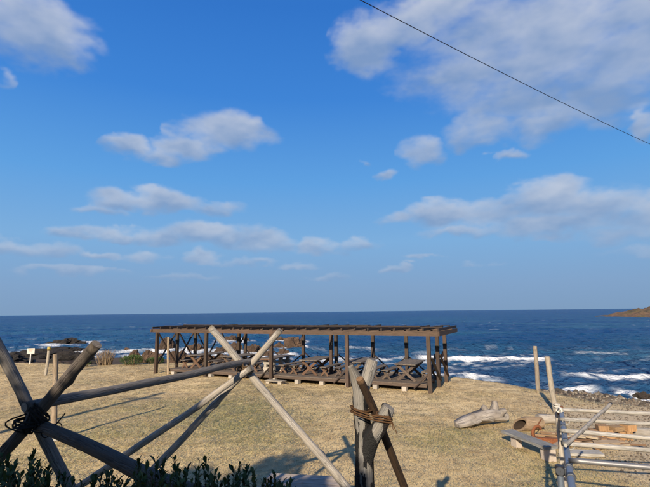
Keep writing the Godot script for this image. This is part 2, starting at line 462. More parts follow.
# breakers: [distance, bend, height, [[x0, x1] breaking], back width]
func breaker(x: float, d: float) -> Array:
	var y := 0.0
	var f := 0.0
	var B := [
		[50.5, 0.40, [[-4.0, 9.0, 0.6], [9.0, 24.5, 1.0], [60.0, 80.0, 0.8]], -6.0, 60.0],
		[38.5, 0.28, [[7.0, 14.5, 0.75], [19.0, 40.0, 0.9]], 4.0, 45.0],
		[32.0, 0.28, [[14.5, 18.6, 1.0], [22.2, 40.0, 0.9]], 8.0, 40.0],
		[66.0, 0.4, [[-50.0, -20.0, 0.4], [2.0, 8.0, 0.45]], -60.0, 50.0],
		[58.0, 0.35, [[-26.0, -4.0, 0.7], [30.0, 38.0, 0.3]], -40.0, 40.0]]
	for k in B.size():
		var b: Array = B[k]
		if absf(d - b[0]) > 9.0: continue
		var wob := 1.0 * n_a.get_noise_2d(x * 3.0, k * 91.0) + 0.22 * n_a.get_noise_2d(x * 26.0, k * 37.0)
		var t: float = d - b[0] - wob + 0.02 * (x - 20.0)
		var on := ss(b[3], b[3] + 8.0, x) * ss(b[4], b[4] - 10.0, x) * (0.8 + 0.4 * n_a.get_noise_2d(x * 9.0, k * 53.0))
		var wdt := 0.75 if t < 0.0 else 2.2
		var br := 0.0
		for q in b[2]:
			br = maxf(br, q[2] * ss(q[0], q[0] + 1.6, x + 0.8 * n_a.get_noise_2d(x * 30.0, 9.0)) * ss(q[1], q[1] - 1.6, x))
		y += b[1] * on * (1.5 - 0.5 * br) * exp(-t * t / (wdt * wdt))
		var lump := n_f.get_noise_2d(x * 40.0, d * 22.0 + k * 71.0)
		f = maxf(f, br * ss(0.42, 0.1, absf(t + 0.15) - 0.16 + 0.5 * lump))
		y += 0.16 * br * maxf(0.0, lump + 0.2) * ss(1.4, 0.4, absf(t + 0.4))
		var wash := ss(-8.0, -1.0, t) * ss(0.0, -0.8, t)
		f = maxf(f, maxf(br, 0.3 * on) * wash * ss(0.1, 0.32, n_f.get_noise_2d(x * 26.0 + 400.0, d * 75.0)) * 0.5)
		var trail := ss(0.4, 1.2, t) * ss(6.0, 1.4, t)
		f = maxf(f, br * trail * ss(0.12, 0.36, n_f.get_noise_2d(x * 30.0 + 800.0, d * 70.0)) * 0.4)
	return [y, f]

func make_sea() -> void:
	var ds := []
	var d := 16.0
	while d < 62.0:
		ds.append(d)
		d += 0.3
	var st := 0.3
	while d < 9000.0:
		ds.append(d)
		st = maxf(st, d * 0.0165)
		if st < 0.7 : st *= 1.02
		d += st
	var cols := 900
	var mb := MB.new()
	var deep := lin(0.008, 0.050, 0.148)
	var shal := lin(0.020, 0.078, 0.160)
	var white := lin(0.56, 0.58, 0.60)
	var pos := PackedVector3Array()
	var clr := PackedColorArray()
	pos.resize(ds.size() * (cols + 1))
	clr.resize(pos.size())
	var k := 0
	for dd in ds:
		var far: float = ss(400.0, 90.0, dd)
		for i in cols + 1:
			var x: float = (i / float(cols) * 2.0 - 1.0) * 1.35 * (dd + 25.0)
			var y := 0.24 * n_a.get_noise_2d(x * 9.0, dd * 24.0)
			if dd < 700.0: y += 0.17 * n_a.get_noise_2d(x * 30.0 + 70.0, dd * 70.0)
			if dd < 120.0: y += 0.05 * n_a.get_noise_2d(x * 110.0, dd * 150.0)
			var f := 0.0
			if dd < 76.0:
				var b := breaker(x, dd)
				y += b[0]
				f = b[1]
			if dd < 100.0:
				for q in foam_rocks:
					var dx: float = (x - q.x) / q.z
					if absf(dx) < 3.0:
						var dz: float = (dd - q.y) / (q.z * 1.5 + 1.2)
						if absf(dz) < 3.0:
							f = maxf(f, ss(0.12, 0.5, exp(-(dx * dx + dz * dz) * 0.55) * 0.75 + 0.5 * n_f.get_noise_2d(x * 30.0, dd * 42.0) - 0.12))
			elif dd < 260.0:
				f = 0.22 * ss(0.5, 0.62, n_f.get_noise_2d(x * 7.0, dd * 20.0))
			var patch := n_f.get_noise_2d(x * 1.1, dd * 3.0)
			var c := deep.lerp(shal, clampf(0.4 + 1.9 * patch, 0.0, 1.0) * ss(600.0, 30.0, dd))
			c = c.lerp(lin(0.021, 0.055, 0.105), 0.6 * ss(110.0, 45.0, dd))      # duller, greyer blue blended in towards the shore
			pos[k] = Vector3(x, SEA + y, -dd)
			clr[k] = c.lerp(white, clampf(f, 0.0, 0.97))
			k += 1
	var w := cols + 1
	var nor := PackedVector3Array()
	nor.resize(pos.size())
	for j in ds.size():
		for i in w:
			var a := j * w + i
			var ex := pos[j * w + mini(i + 1, cols)] - pos[j * w + maxi(i - 1, 0)]
			var ez := pos[mini(j + 1, ds.size() - 1) * w + i] - pos[maxi(j - 1, 0) * w + i]
			nor[a] = ex.cross(ez).normalized()
	for j in ds.size() - 1:
		for i in cols:
			var a := j * w + i
			mb.ix.append_array(PackedInt32Array([a, a + w, a + 1, a + 1, a + w, a + w + 1]))
	mb.p = pos
	mb.n = nor
	mb.c = clr
	mb.t.resize(pos.size())
	var o := part(self, "sea", mb.mesh(), M.water)
	o.set_meta("kind", "structure")

# ---------------------------------------------------------------- sky
func make_sky() -> ImageTexture:
	var W := 3072
	var Hh := 1536
	var up := Hh / 2
	var stops := [[0.0, lin(0.150, 0.250, 0.420)], [3.0, lin(0.158, 0.272, 0.470)], [8.5, lin(0.146, 0.312, 0.575)], [16.0, lin(0.082, 0.262, 0.600)], [26.0, lin(0.036, 0.172, 0.540)], [36.0, lin(0.023, 0.130, 0.470)], [90.0, lin(0.014, 0.085, 0.350)]]
	var data := PackedFloat32Array()
	var rows := []
	for j in Hh:
		var el := 90.0 - (j + 0.5) * 180.0 / Hh
		var c: Color = stops[0][1]
		for k in stops.size() - 1:
			if el >= stops[k][0] and el <= stops[k + 1][0]: c = (stops[k][1] as Color).lerp(stops[k + 1][1], (el - stops[k][0]) / (stops[k + 1][0] - stops[k][0]))
		c = Color(c.r * 0.75, c.g * 0.715, c.b * 0.655)
		rows.append(c)
		var row := PackedFloat32Array()
		row.resize(3 * W)
		for i in W:
			row[3 * i] = c.r
			row[3 * i + 1] = c.g
			row[3 * i + 2] = c.b
		data.append_array(row)
	# clouds: the ones in view, then more of the same kind all round
	var all := CLOUDS.duplicate()
	var r2 := RandomNumberGenerator.new()
	r2.seed = 77
	for k in 60:
		var az := r2.randf_range(52.0, 308.0)
		var el := r2.randf_range(5.0, 60.0)
		var size := r2.randf_range(1.0, 2.6) * (0.4 + el / 28.0)
		for q in r2.randi_range(3, 7):
			var ww := size * r2.randf_range(1.2, 3.2)
			all.append([az + r2.randf_range(-2.4, 2.4) * size, el + r2.randf_range(-0.6, 0.6) * size, ww, ww * r2.randf_range(0.25, 0.45), r2.randf_range(0.6, 1.0)])
	var F := PackedFloat32Array()
	F.resize(W * up)
	F.fill(-9.0)
	var T := PackedFloat32Array()
	T.resize(W * up)
	var K := PackedFloat32Array()
	K.resize(W * up)
	var dp := 360.0 / W
	for c in all:
		var reach := 1.75
		var i0 := int(floor((c[0] - c[2] * reach) / dp))
		var i1 := int(ceil((c[0] + c[2] * reach) / dp))
		var j0 := maxi(0, int((90.0 - c[1] - c[3] * reach) / dp))
		var j1 := mini(up - 1, int((90.0 - c[1] + c[3] * reach) / dp))
		for j in range(j0, j1 + 1):
			var dy: float = (90.0 - (j + 0.5) * dp - c[1]) / c[3]
			var q := dy * dy * (1.0 if dy > 0.0 else 1.35)
			if q > 3.0: continue
			for i in range(i0, i1 + 1):
				var dx: float = ((i + 0.5) * dp - c[0]) / c[2]
				var f: float = (1.0 - q - dx * dx) * 0.62 + (c[4] - 1.0) * 0.55
				var a := j * W + posmod(i, W)
				if f > F[a]: F[a] = f
				var wt := exp(-1.6 * (q + dx * dx))
				T[a] += dy * wt
				K[a] += wt
	var cn := FastNoiseLite.new()
	cn.seed = 12; cn.frequency = 5.5; cn.fractal_octaves = 6; cn.fractal_gain = 0.6
	var bn := FastNoiseLite.new()
	bn.seed = 40; bn.frequency = 9.0; bn.fractal_octaves = 4
	for j in range(0, up - 8):
		var el := deg_to_rad(90.0 - (j + 0.5) * dp)
		var sy := sin(el)
		var cy := cos(el)
		var sky: Color = rows[j]
		var air := ss(0.02, 0.22, el)
		var top := lin(0.305, 0.328, 0.375).lerp(sky, 0.45 * (1.0 - air))
		var low := lin(0.125, 0.182, 0.288).lerp(sky, 0.45 * (1.0 - air))
		for i in W:
			var a := j * W + i
			if F[a] < -0.85: continue
			var az := deg_to_rad((i + 0.5) * dp)
			var x := cy * sin(az)
			var z := cy * cos(az)
			var nz := cn.get_noise_3d(x, sy * 2.2, z)
			var wi := i + int(26.0 * bn.get_noise_3d(x + 5.0, sy * 2.0, z))
			var wj := clampi(j + int(12.0 * bn.get_noise_3d(x, sy * 2.0 + 5.0, z)), 0, up - 1)
			var wa := wj * W + posmod(wi, W)
			var f := F[wa] + 0.1 + nz * 0.72
			var al := ss(-0.42, 0.74, f)
			if al <= 0.003: continue
			var lit := clampf(0.50 + 0.62 * T[wa] / (K[wa] + 0.02) - f * 0.3 + bn.get_noise_3d(x, sy * 2.0, z) * 0.5 + nz * 0.25, 0.0, 1.0)
			var c := low.lerp(top, lit)
			al *= 0.84
			var b := a * 3
			data[b] = lerpf(data[b], c.r, al)
			data[b + 1] = lerpf(data[b + 1], c.g, al)
			data[b + 2] = lerpf(data[b + 2], c.b, al)
	return ImageTexture.create_from_image(Image.create_from_data(W, Hh, false, Image.FORMAT_RGBF, data.to_byte_array()))

# ---------------------------------------------------------------- rocks, stones, plants
func rock_mesh(w: float, h: float, sd: float, col: Color, sub := 4) -> ArrayMesh:
	# a lumpy, faceted boulder: a subdivided ball pushed in and out by noise, its base sunk below y = 0
	var sp := SphereMesh.new()
	sp.radius = 1.0
	sp.height = 2.0
	sp.radial_segments = 10 * sub
	sp.rings = 6 * sub
	var a := sp.get_mesh_arrays()
	var vs: PackedVector3Array = a[Mesh.ARRAY_VERTEX]
	var cs := PackedColorArray()
	for i in vs.size():
		var v := vs[i]
		var k := 0.86 + 0.62 * n_f.get_noise_3d(v.x * 65.0 + sd, v.y * 65.0, v.z * 65.0) - 0.3 * absf(n_a.get_noise_3d(v.x * 120.0, v.y * 120.0 + sd, v.z * 120.0)) - 0.16 * absf(n_a.get_noise_3d(v.x * 300.0 + sd, v.y * 300.0, v.z * 300.0)) + 0.1
		k = maxf(k, 0.35)
		# bedding planes: uneven flat steps
		var q := v * k
		q.y = q.y * 0.75 + 0.25 * (floorf(q.y * 4.0 + 0.6 * n_a.get_noise_2d(v.x * 60.0, sd)) / 4.0)
		vs[i] = Vector3(q.x * w * (0.72 if col.g < 0.05 else 0.58), q.y * h * (0.95 if col.g < 0.05 else 1.0) if q.y > 0.0 else q.y * (0.5 + h * 0.6), q.z * w * 0.45)
		var m := 1.0 + 0.5 * n_f.get_noise_3d(v.x * 70.0, v.y * 70.0 + sd, v.z * 70.0)
		cs.append(col * m)
	var mb := MB.new()
	mb.p = vs
	mb.ix = a[Mesh.ARRAY_INDEX]
	mb.c = cs
	mb.t.resize(vs.size())
	# broken faces: every facet keeps its own edge
	var fb := MB.new()
	for i in range(0, mb.ix.size(), 3):
		var p0 := vs[mb.ix[i]]
		var p1 := vs[mb.ix[i + 1]]
		var p2 := vs[mb.ix[i + 2]]
		var g := (p2 - p0).cross(p1 - p0)
		if g.length_squared() < 1e-14: continue
		g = g.normalized()
		for k in 3: fb.ix.append(fb.v(vs[mb.ix[i + k]], g, Vector2.ZERO, cs[mb.ix[i + k]]))
	return fb.mesh()

func add_rocks() -> void:
	var dark := lin(0.030, 0.026, 0.024)
	var brown := lin(0.115, 0.074, 0.050)
	for k in ROCKS.size():
		var r: Array = ROCKS[k]
		var m := part(self, "rock", rock_mesh(r[1], r[2], k * 37.0, dark.lerp(brown, r[3])), M.rock)
		m.position = r[0]
		m.rotation.y = rng.randf_range(-0.5, 0.5)
		tag(m, r[4], "rock", "rocks along the shore")

func add_beach_stones() -> void:
	var meshes := []
	for k in 5: meshes.append(rock_mesh(1.0, 0.5, 900.0 + k * 13.0, [lin(0.20, 0.175, 0.15), lin(0.13, 0.11, 0.09), lin(0.30, 0.27, 0.24), lin(0.07, 0.06, 0.055), lin(0.19, 0.14, 0.105)][k], 1))
	for k in 240:
		var d := 29.0 - 14.0 * pow(rng.randf(), 1.5)
		var x := d * rng.randf_range(0.48, 0.74)
		if seaward(x, -d) < 0.3: continue
		var kind: int = [0, 1, 3, 3, 4, 1, 2][rng.randi() % 7]
		var o := part(self, "beach_stone", meshes[kind], M.small_stone)
		var s := rng.randf_range(0.1, 0.26) * (1.0 + 1.1 * ss(18.0, 28.0, d) * rng.randf())
		o.transform = Transform3D(Basis(Vector3.UP, rng.randf() * TAU).scaled(Vector3(s, s * rng.randf_range(0.7, 1.2), s)), on_ground(x, -d))
		tag(o, ["grey", "dark brown", "pale grey", "black", "reddish brown"][kind] + " small stone on the shingle between pipe rack and sea", "stone", "stones on the shingle beach")
	# loose gravel too small to pick apart
	var mm := MultiMesh.new()
	mm.transform_format = MultiMesh.TRANSFORM_3D
	mm.use_colors = true
	mm.mesh = rock_mesh(1.0, 0.5, 990.0, Color(1, 1, 1), 1)
	var xf := []
	var tries := 0
	while xf.size() < 9000 and tries < 60000:
		tries += 1
		var d := rng.randf_range(7.5, 28.5)
		var x := d * rng.randf_range(0.4, 0.8)
		if rng.randf() > graveliness(x, -d) * 0.9 + 0.02: continue
		var s := rng.randf_range(0.02, 0.06) * (1.0 + 0.9 * ss(12.0, 26.0, d))
		xf.append([Transform3D(Basis(Vector3.UP, rng.randf() * TAU).scaled(Vector3.ONE * s), on_ground(x, -d)), tone([lin(0.32, 0.27, 0.22), lin(0.20, 0.165, 0.13), lin(0.46, 0.41, 0.34), lin(0.26, 0.2, 0.15)][rng.randi() % 4], 0.25)])
	mm.instance_count = xf.size()
	for i in xf.size():
		mm.set_instance_transform(i, xf[i][0])
		mm.set_instance_color(i, xf[i][1])
	var o := MultiMeshInstance3D.new()
	o.name = "gravel"
	o.multimesh = mm
	o.material_override = M.small_stone
	o.set_meta("kind", "stuff")
	tag(o, "loose gravel on the ground round the wood heap and beach", "gravel")
	add_child(o)

func add_grass() -> void:
	for kind in 2:
		var mb := MB.new()
		var r := RandomNumberGenerator.new()
		r.seed = 5 + kind
		for b in 9:
			var a := r.randf() * TAU
			var base := Vector3(r.randf_range(-0.05, 0.05), -0.01, r.randf_range(-0.05, 0.05))
			var lean := Vector3(cos(a), 0, sin(a)) * r.randf_range(0.02, 0.05)
			var h := r.randf_range(0.008, 0.024)
			var sd := Vector3(-sin(a), 0, cos(a)) * 0.0034
			var nn := (Vector3(cos(a) * 0.45, 1.0, sin(a) * 0.45)).normalized()
			var c := Color.WHITE * r.randf_range(0.85, 1.15)
			var mid := base + lean * 0.5 + Vector3(0, h * 0.75, 0)
			var i0 := mb.v(base - sd, nn, Vector2.ZERO, c * 0.9)
			var i1 := mb.v(base + sd, nn, Vector2.ZERO, c * 0.9)
			var i2 := mb.v(mid + sd * 0.7, nn, Vector2.ZERO, c)
			var i3 := mb.v(mid - sd * 0.7, nn, Vector2.ZERO, c)
			var i4 := mb.v(base + lean * 1.3 + Vector3(0, h, 0), nn, Vector2.ZERO, c)
			mb.quad(i0, i1, i2, i3)
			mb.tri(i3, i2, i4)
		var mm := MultiMesh.new()
		mm.transform_format = MultiMesh.TRANSFORM_3D
		mm.use_colors = true
		mm.mesh = mb.mesh()
		var xf := []
		var cl := []
		var tries := 0
		while xf.size() < 100000 and tries < 260000:
			tries += 1
			var d := 5.0 + 24.0 * pow(rng.randf(), 1.15)
			var x := rng.randf_range(-0.82, 0.8) * (d + 0.8)
			var z := -d
			var g := greenness(x, z)
			if rng.randf() < bareness(x, z) * 0.3: continue
			if n_f.get_noise_2d(x * 120.0, z * 120.0) + rng.randf_range(-0.9, 0.9) < -0.3: continue
			if x > 4.0 and rng.randf() < graveliness(x, z) * 0.93: continue
			if seaward(x, z) > 0.4: continue
			var s := rng.randf_range(0.6, 1.25) * (0.85 + 0.5 * g) * (0.9 + d / 40.0)
			xf.append(Transform3D(Basis(Vector3.UP, rng.randf() * TAU).scaled(Vector3(s, s * rng.randf_range(0.7, 1.3), s)), on_ground(x, z)))
			var c := lin(0.74, 0.59, 0.335).lerp(lin(0.52, 0.39, 0.22), rng.randf() * rng.randf())
			if n_f.get_noise_2d(x * 200.0, z * 320.0) > 0.18: c = c.lerp(lin(0.36, 0.25, 0.14), 0.6)
			if rng.randf() < g * 0.75: c = lin(0.42, 0.40, 0.16).lerp(lin(0.60, 0.50, 0.25), rng.randf())
			cl.append(c)
		mm.instance_count = xf.size()
		for i in xf.size():
			mm.set_instance_transform(i, xf[i])
			mm.set_instance_color(i, cl[i])
		var o := MultiMeshInstance3D.new()
		o.name = numbered("lawn_grass")
		o.multimesh = mm
		o.material_override = M.grass
		o.set_meta("kind", "stuff")
		tag(o, "short dry straw coloured grass of the lawn", "grass", "lawn grass")
		add_child(o)

func leaf_into(mb: MB, base: Vector3, dir: Vector3, up: Vector3, l: float, w: float, col: Color) -> void:
	var d := dir.normalized()
	var s := d.cross(up).normalized()
	var nn := s.cross(d).normalized()
	var mid := base + d * l * 0.6 + nn * l * 0.06
	var i0 := mb.v(base, nn, Vector2.ZERO, col)
	var i1 := mb.v(mid + s * w * 0.5 + nn * w * 0.14, (nn - s * 0.35).normalized(), Vector2.ZERO, col)
	var i2 := mb.v(mid - s * w * 0.5 + nn * w * 0.14, (nn + s * 0.35).normalized(), Vector2.ZERO, col)
	var i3 := mb.v(base + d * l - nn * l * 0.04, nn, Vector2.ZERO, col)
	var i4 := mb.v(mid, nn, Vector2.ZERO, col * 1.1)
	mb.tri(i0, i1, i4); mb.tri(i0, i4, i2); mb.tri(i1, i3, i4); mb.tri(i4, i3, i2)

func rnd_dir() -> Vector3:
	return Vector3(rng.randfn(), rng.randfn(), rng.randfn()).normalized()

func add_front_shrubs() -> void:
	var labels := ["dark leafy shrub in the bottom left corner", "dark shrub with a tall spray below the rope lashed log crossing", "low dark shrub at the foot of the pale leaning log", "dark shrub growing over the thick near log", "small upright dark shrub right of the thick near log", "dark shrub with the tallest sprays beside the lawn shadow", "low dark shrub in front of the grey plank table"]
	for k in SPRAYS.size():
		var pts: Array = SPRAYS[k].duplicate()
		var ctr := Vector3.ZERO
		for q in pts: ctr += q / pts.size()
		for q in SPRAYS[k]:
			for e in 9: pts.append(q + Vector3(rng.randf_range(-0.11, 0.11), -rng.randf_range(0.0, 0.2), rng.randf_range(-0.08, 0.3)))
			for e in 4: pts.append(q + Vector3(rng.randf_range(-0.16, 0.16), -rng.randf_range(0.1, 0.4), rng.randf_range(-0.25, 0.4)))
		var base := on_ground(ctr.x, ctr.z + 0.1)
		var t := thing("leafy_shrub", labels[k], "shrub", at(base), "shrubs at the front edge")
		var lm := MB.new()
		var sm := MB.new()
		for q in pts:
			var tip: Vector3 = q - base
			var root := Vector3(tip.x * 0.45 + rng.randf_range(-0.05, 0.05), -0.05, tip.z * 0.45)
			var mid := root.lerp(tip, 0.65) + Vector3(rng.randf_range(-0.03, 0.03), 0, rng.randf_range(-0.03, 0.03))
			log_into(sm, [root, mid, tip], [0.006, 0.004, 0.002], {"seg": 5, "step": 0.12, "bump": 0.0, "bend": 0.0, "col": lin(0.09, 0.075, 0.045), "mottle": 0.1})
			var ax := (tip - mid).normalized()
			var col := tone(lin(0.034, 0.055, 0.02), 0.4)
			var lsz := rng.randf_range(0.7, 1.25)
			ax = (ax + rnd_dir() * 0.28).normalized()
			for e in 34:
				var f := e / 33.0
				var along := 0.34 * (1.0 - f)
				var b := tip - ax * along
				var th: float = e * 2.399 + q.x * 40.0
				var sd := ax.cross(Vector3(sin(th), 0.1, cos(th))).normalized()
				var opened := lerpf(1.0, 0.45, f)
				leaf_into(lm, b, (ax * (0.55 + 0.45 * f) + sd * opened * 1.15 + rnd_dir() * 0.3), ax, lsz * rng.randf_range(0.03, 0.05), lsz * rng.randf_range(0.014, 0.021), tone(col, 0.15))
		part(t, "stems", sm.mesh(), M.grass).set_meta("kind", "stuff")
		part(t, "foliage", lm.mesh(), M.leaf).set_meta("kind", "stuff")

func bushy(called: String, label: String, p: Vector3, size: Vector3, leaf: Color, leaves: int, ll: float, twigs: int, group := "") -> void:
	var t := thing(called, label, "shrub", at(p), group)
	var sm := MB.new()
	var lm := MB.new()
	for k in twigs:
		var tip := Vector3(rng.randf_range(-1, 1) * size.x * 0.5, size.y * rng.randf_range(0.55, 1.05), rng.randf_range(-1, 1) * size.z * 0.5)
		log_into(sm, [Vector3(tip.x * 0.5, -0.15, tip.z * 0.5), tip * Vector3(0.75, 0.5, 0.75), tip], [0.02, 0.014, 0.006], {"seg": 5, "step": 0.25, "bend": 0.03, "col": lin(0.2, 0.15, 0.1), "mottle": 0.2})
	for k in leaves:
		var d := rnd_dir()
		var lump := 0.78 + 0.5 * n_f.get_noise_3d(d.x * 70.0 + p.x * 9.0, d.y * 70.0, d.z * 70.0)
		var q := d * lump * pow(rng.randf(), 0.3)
		var b := Vector3(q.x * size.x * 0.55, maxf(0.0, (q.y * 0.5 + 0.48) * size.y), q.z * size.z * 0.55)
		leaf_into(lm, b, d + Vector3(0, 0.7, 0) + rnd_dir() * 0.7, Vector3(rng.randf() - 0.5, 1.0, rng.randf() - 0.5), ll * rng.randf_range(0.7, 1.2), ll * 0.45, tone(leaf, 0.35))
	part(t, "stems", sm.mesh(), M.grass).set_meta("kind", "stuff")
	part(t, "foliage", lm.mesh(), M.leaf).set_meta("kind", "stuff")

func add_shore_shrubs() -> void:
	var g := "shrubs at the lawn edge"
	bushy("shore_shrub", "low round green shrub on the lawn edge left of the pergola", on_ground(-11.6, -27.9), Vector3(1.7, 0.62, 0.9), lin(0.05, 0.085, 0.028), 2600, 0.07, 14, g)
	bushy("shore_shrub", "small green shrub below the dry brown shrub", on_ground(-14.0, -26.9), Vector3(0.9, 0.42, 0.6), lin(0.06, 0.09, 0.03), 1300, 0.06, 8, g)
	bushy("shore_shrub", "green shrub end tapering toward the pergola's left corner", on_ground(-10.4, -28.4), Vector3(1.4, 0.4, 0.8), lin(0.045, 0.075, 0.026), 1700, 0.065, 10, g)
	bushy("dry_shrub", "leafless grey brown shrub left of the round green shrub", on_ground(-13.2, -27.9), Vector3(1.15, 0.95, 0.8), lin(0.22, 0.165, 0.115), 2200, 0.05, 60, g)

func add_shade_trees() -> void:
	# evergreen trees behind the viewer's left: their shade lies over the front logs and shrubs
	var labels := ["evergreen tree behind the viewer, farthest left of four", "evergreen tree behind the viewer, second from left of four", "evergreen tree behind the viewer, third from left of four", "evergreen tree behind the viewer, rightmost of four"]
	var spots := [[-5.5, 6.0], [-4.25, 6.4], [-2.9, 6.02], [-1.6, 6.0]]
	for k in 4:
		var pp: float = spots[k][0]
		var q := -4.0
		var x: float = pp * 0.94 + q * 0.342
		var z: float = pp * 0.342 - q * 0.94
		var base := on_ground(x, z)
		var t := thing("evergreen_tree", labels[k], "tree", at(base), "trees behind the viewer")
		var h: float = spots[k][1] - base.y
		var tm := MB.new()
		log_into(tm, [Vector3(0, -0.2, 0), Vector3(0.05, h * 0.4, 0.03), Vector3(0, h * 0.8, 0)], [0.13, 0.1, 0.03], {"seg": 10, "step": 0.2, "col": lin(0.16, 0.12, 0.085)})
		for e in 9:
			var a := e * 2.4
			var y0 := h * (0.2 + 0.06 * e)
			log_into(tm, [Vector3(0, y0, 0), Vector3(cos(a) * 0.5, y0 + 0.3, sin(a) * 0.5), Vector3(cos(a) * 1.0, y0 + 0.75, sin(a) * 1.0)], [0.05, 0.035, 0.012], {"seg": 6, "step": 0.2, "col": lin(0.16, 0.12, 0.085)})
		part(t, "trunk", tm.mesh(), M.bark)
		var lm := MB.new()
		for e in 7000:
			var d := rnd_dir()
			var lump := 0.82 + 0.45 * n_f.get_noise_3d(d.x * 60.0 + k * 90.0, d.y * 60.0, d.z * 60.0)
			var b := d * lump * pow(rng.randf(), 0.28)
			b = Vector3(b.x * 1.1, h * 0.5 + signf(b.y) * pow(absf(b.y), 0.55) * h * 0.5, b.z * 1.1)
			if b.y < 0.1: continue
			leaf_into(lm, b, d + rnd_dir() * 0.8, Vector3.UP + rnd_dir() * 0.4, rng.randf_range(0.12, 0.2), 0.09, tone(lin(0.05, 0.08, 0.028), 0.3))
		var f := part(t, "crown", lm.mesh(), M.leaf)
		f.set_meta("kind", "stuff")

# ---------------------------------------------------------------- the log drying rack in front
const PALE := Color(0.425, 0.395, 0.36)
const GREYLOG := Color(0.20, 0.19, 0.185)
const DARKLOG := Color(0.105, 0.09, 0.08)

func add_log_rack() -> void:
	var base := Vector3(-1.8, 0, -5.0)
	var t := thing("log_drying_rack", "rack of lashed weathered logs, two crossed trestles joined by a rail, front left", "rack", at(base))
	var W: Material = M.wood
	var lg := func(called: String, a: Vector3, b: Vector3, ra: float, rb: float, o: Dictionary):
		var m := log_part(t, called, [a - base, b - base], [ra, rb], W, o)
		return m
	# near trestle
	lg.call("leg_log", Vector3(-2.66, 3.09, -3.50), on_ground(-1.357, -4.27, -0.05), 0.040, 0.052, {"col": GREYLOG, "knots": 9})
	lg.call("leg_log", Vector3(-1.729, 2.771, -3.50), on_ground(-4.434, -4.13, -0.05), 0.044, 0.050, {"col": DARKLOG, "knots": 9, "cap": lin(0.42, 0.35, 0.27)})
	# far trestle
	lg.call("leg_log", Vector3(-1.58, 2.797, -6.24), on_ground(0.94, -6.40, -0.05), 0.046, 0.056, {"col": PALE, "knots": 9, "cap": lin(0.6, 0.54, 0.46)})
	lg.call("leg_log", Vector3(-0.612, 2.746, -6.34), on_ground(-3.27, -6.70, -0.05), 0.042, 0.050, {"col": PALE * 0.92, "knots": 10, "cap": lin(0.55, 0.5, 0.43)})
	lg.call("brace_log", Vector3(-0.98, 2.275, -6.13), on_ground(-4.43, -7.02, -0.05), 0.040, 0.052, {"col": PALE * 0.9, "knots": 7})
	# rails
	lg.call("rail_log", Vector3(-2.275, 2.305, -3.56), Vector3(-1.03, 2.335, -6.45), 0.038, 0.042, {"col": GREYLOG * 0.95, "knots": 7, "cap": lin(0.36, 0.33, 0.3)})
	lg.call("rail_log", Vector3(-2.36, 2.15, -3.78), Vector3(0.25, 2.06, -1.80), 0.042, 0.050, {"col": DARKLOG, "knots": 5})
	lg.call("leg_log", Vector3(0.12, 2.16, -1.86), on_ground(0.22, -1.75, -0.05), 0.05, 0.055, {"col": DARKLOG * 1.3})
	# lashings
	var dark := lin(0.035, 0.032, 0.03)
	var straw := lin(0.17, 0.115, 0.07)
	lashing(t, Vector3(-2.26, 2.20, -3.63) - base, Vector3(0.45, -0.1, -0.25), 0.09, 5, 0.007, M.rope, dark)
	lashing(t, Vector3(-2.27, 2.19, -3.63) - base, Vector3(0.1, 1.0, 0.1), 0.10, 4, 0.007, M.rope, dark)
	lashing(t, Vector3(-2.20, 2.25, -3.62) - base, Vector3(0.5, 0.5, -0.3), 0.085, 5, 0.007, M.rope, dark)
	var loop := []
	for i in 13: loop.append(Vector3(-2.26 - 0.15 * sin(i * PI / 12.0), 2.27 - 0.14 * i / 12.0, -3.56) - base)
	log_part(t, "rope_end", loop, range(13).map(func(_i): return 0.006), M.rope, {"seg": 6, "step": 0.02, "bend": 0.01, "col": dark})
	var tail := []
	for i in 9: tail.append(Vector3(-2.2 + 0.25 * i / 8.0, 2.16 + 0.11 * pow(i / 8.0, 2.0) - 0.04 * sin(i * PI / 8.0), -3.55) - base)
	log_part(t, "rope_end", tail, range(9).map(func(_i): return 0.005), M.rope, {"seg": 6, "step": 0.02, "bend": 0.012, "col": dark})
	for i in 4:
		var lp := []
		for j in 10: lp.append(Vector3(-2.10 + 0.03 * i + 0.03 * cos(j * 0.7), 2.13 + 0.012 * i + 0.035 * sin(j * 0.7), -3.56) - base)
		log_part(t, "rope_end", lp, range(10).map(func(_i): return 0.004), M.rope, {"seg": 5, "step": 0.01, "bend": 0.0, "col": dark})
	lashing(t, Vector3(-1.09, 2.24, -6.28) - base, Vector3(0.05, 1.0, 0.02), 0.105, 7, 0.008, M.rope, straw)
	lashing(t, Vector3(-1.08, 2.27, -6.28) - base, Vector3(0.55, 0.75, 0.1), 0.10, 4, 0.008, M.rope, straw)
	lashing(t, Vector3(-1.10, 2.21, -6.28) - base, Vector3(-0.6, 0.75, 0.1), 0.10, 4, 0.008, M.rope, straw)
	for i in 14:
		var a := Vector3(-1.10 + rng.randf_range(-0.08, 0.08), 2.27 + rng.randf_range(-0.1, 0.08), -6.19)
		var e := a + Vector3(rng.randf_range(-0.06, 0.06), rng.randf_range(-0.06, 0.12), 0.03)
		log_part(t, "rope_end", [a - base, e - base], [0.004, 0.002], M.rope, {"seg": 5, "step": 0.03, "col": straw * 1.2})

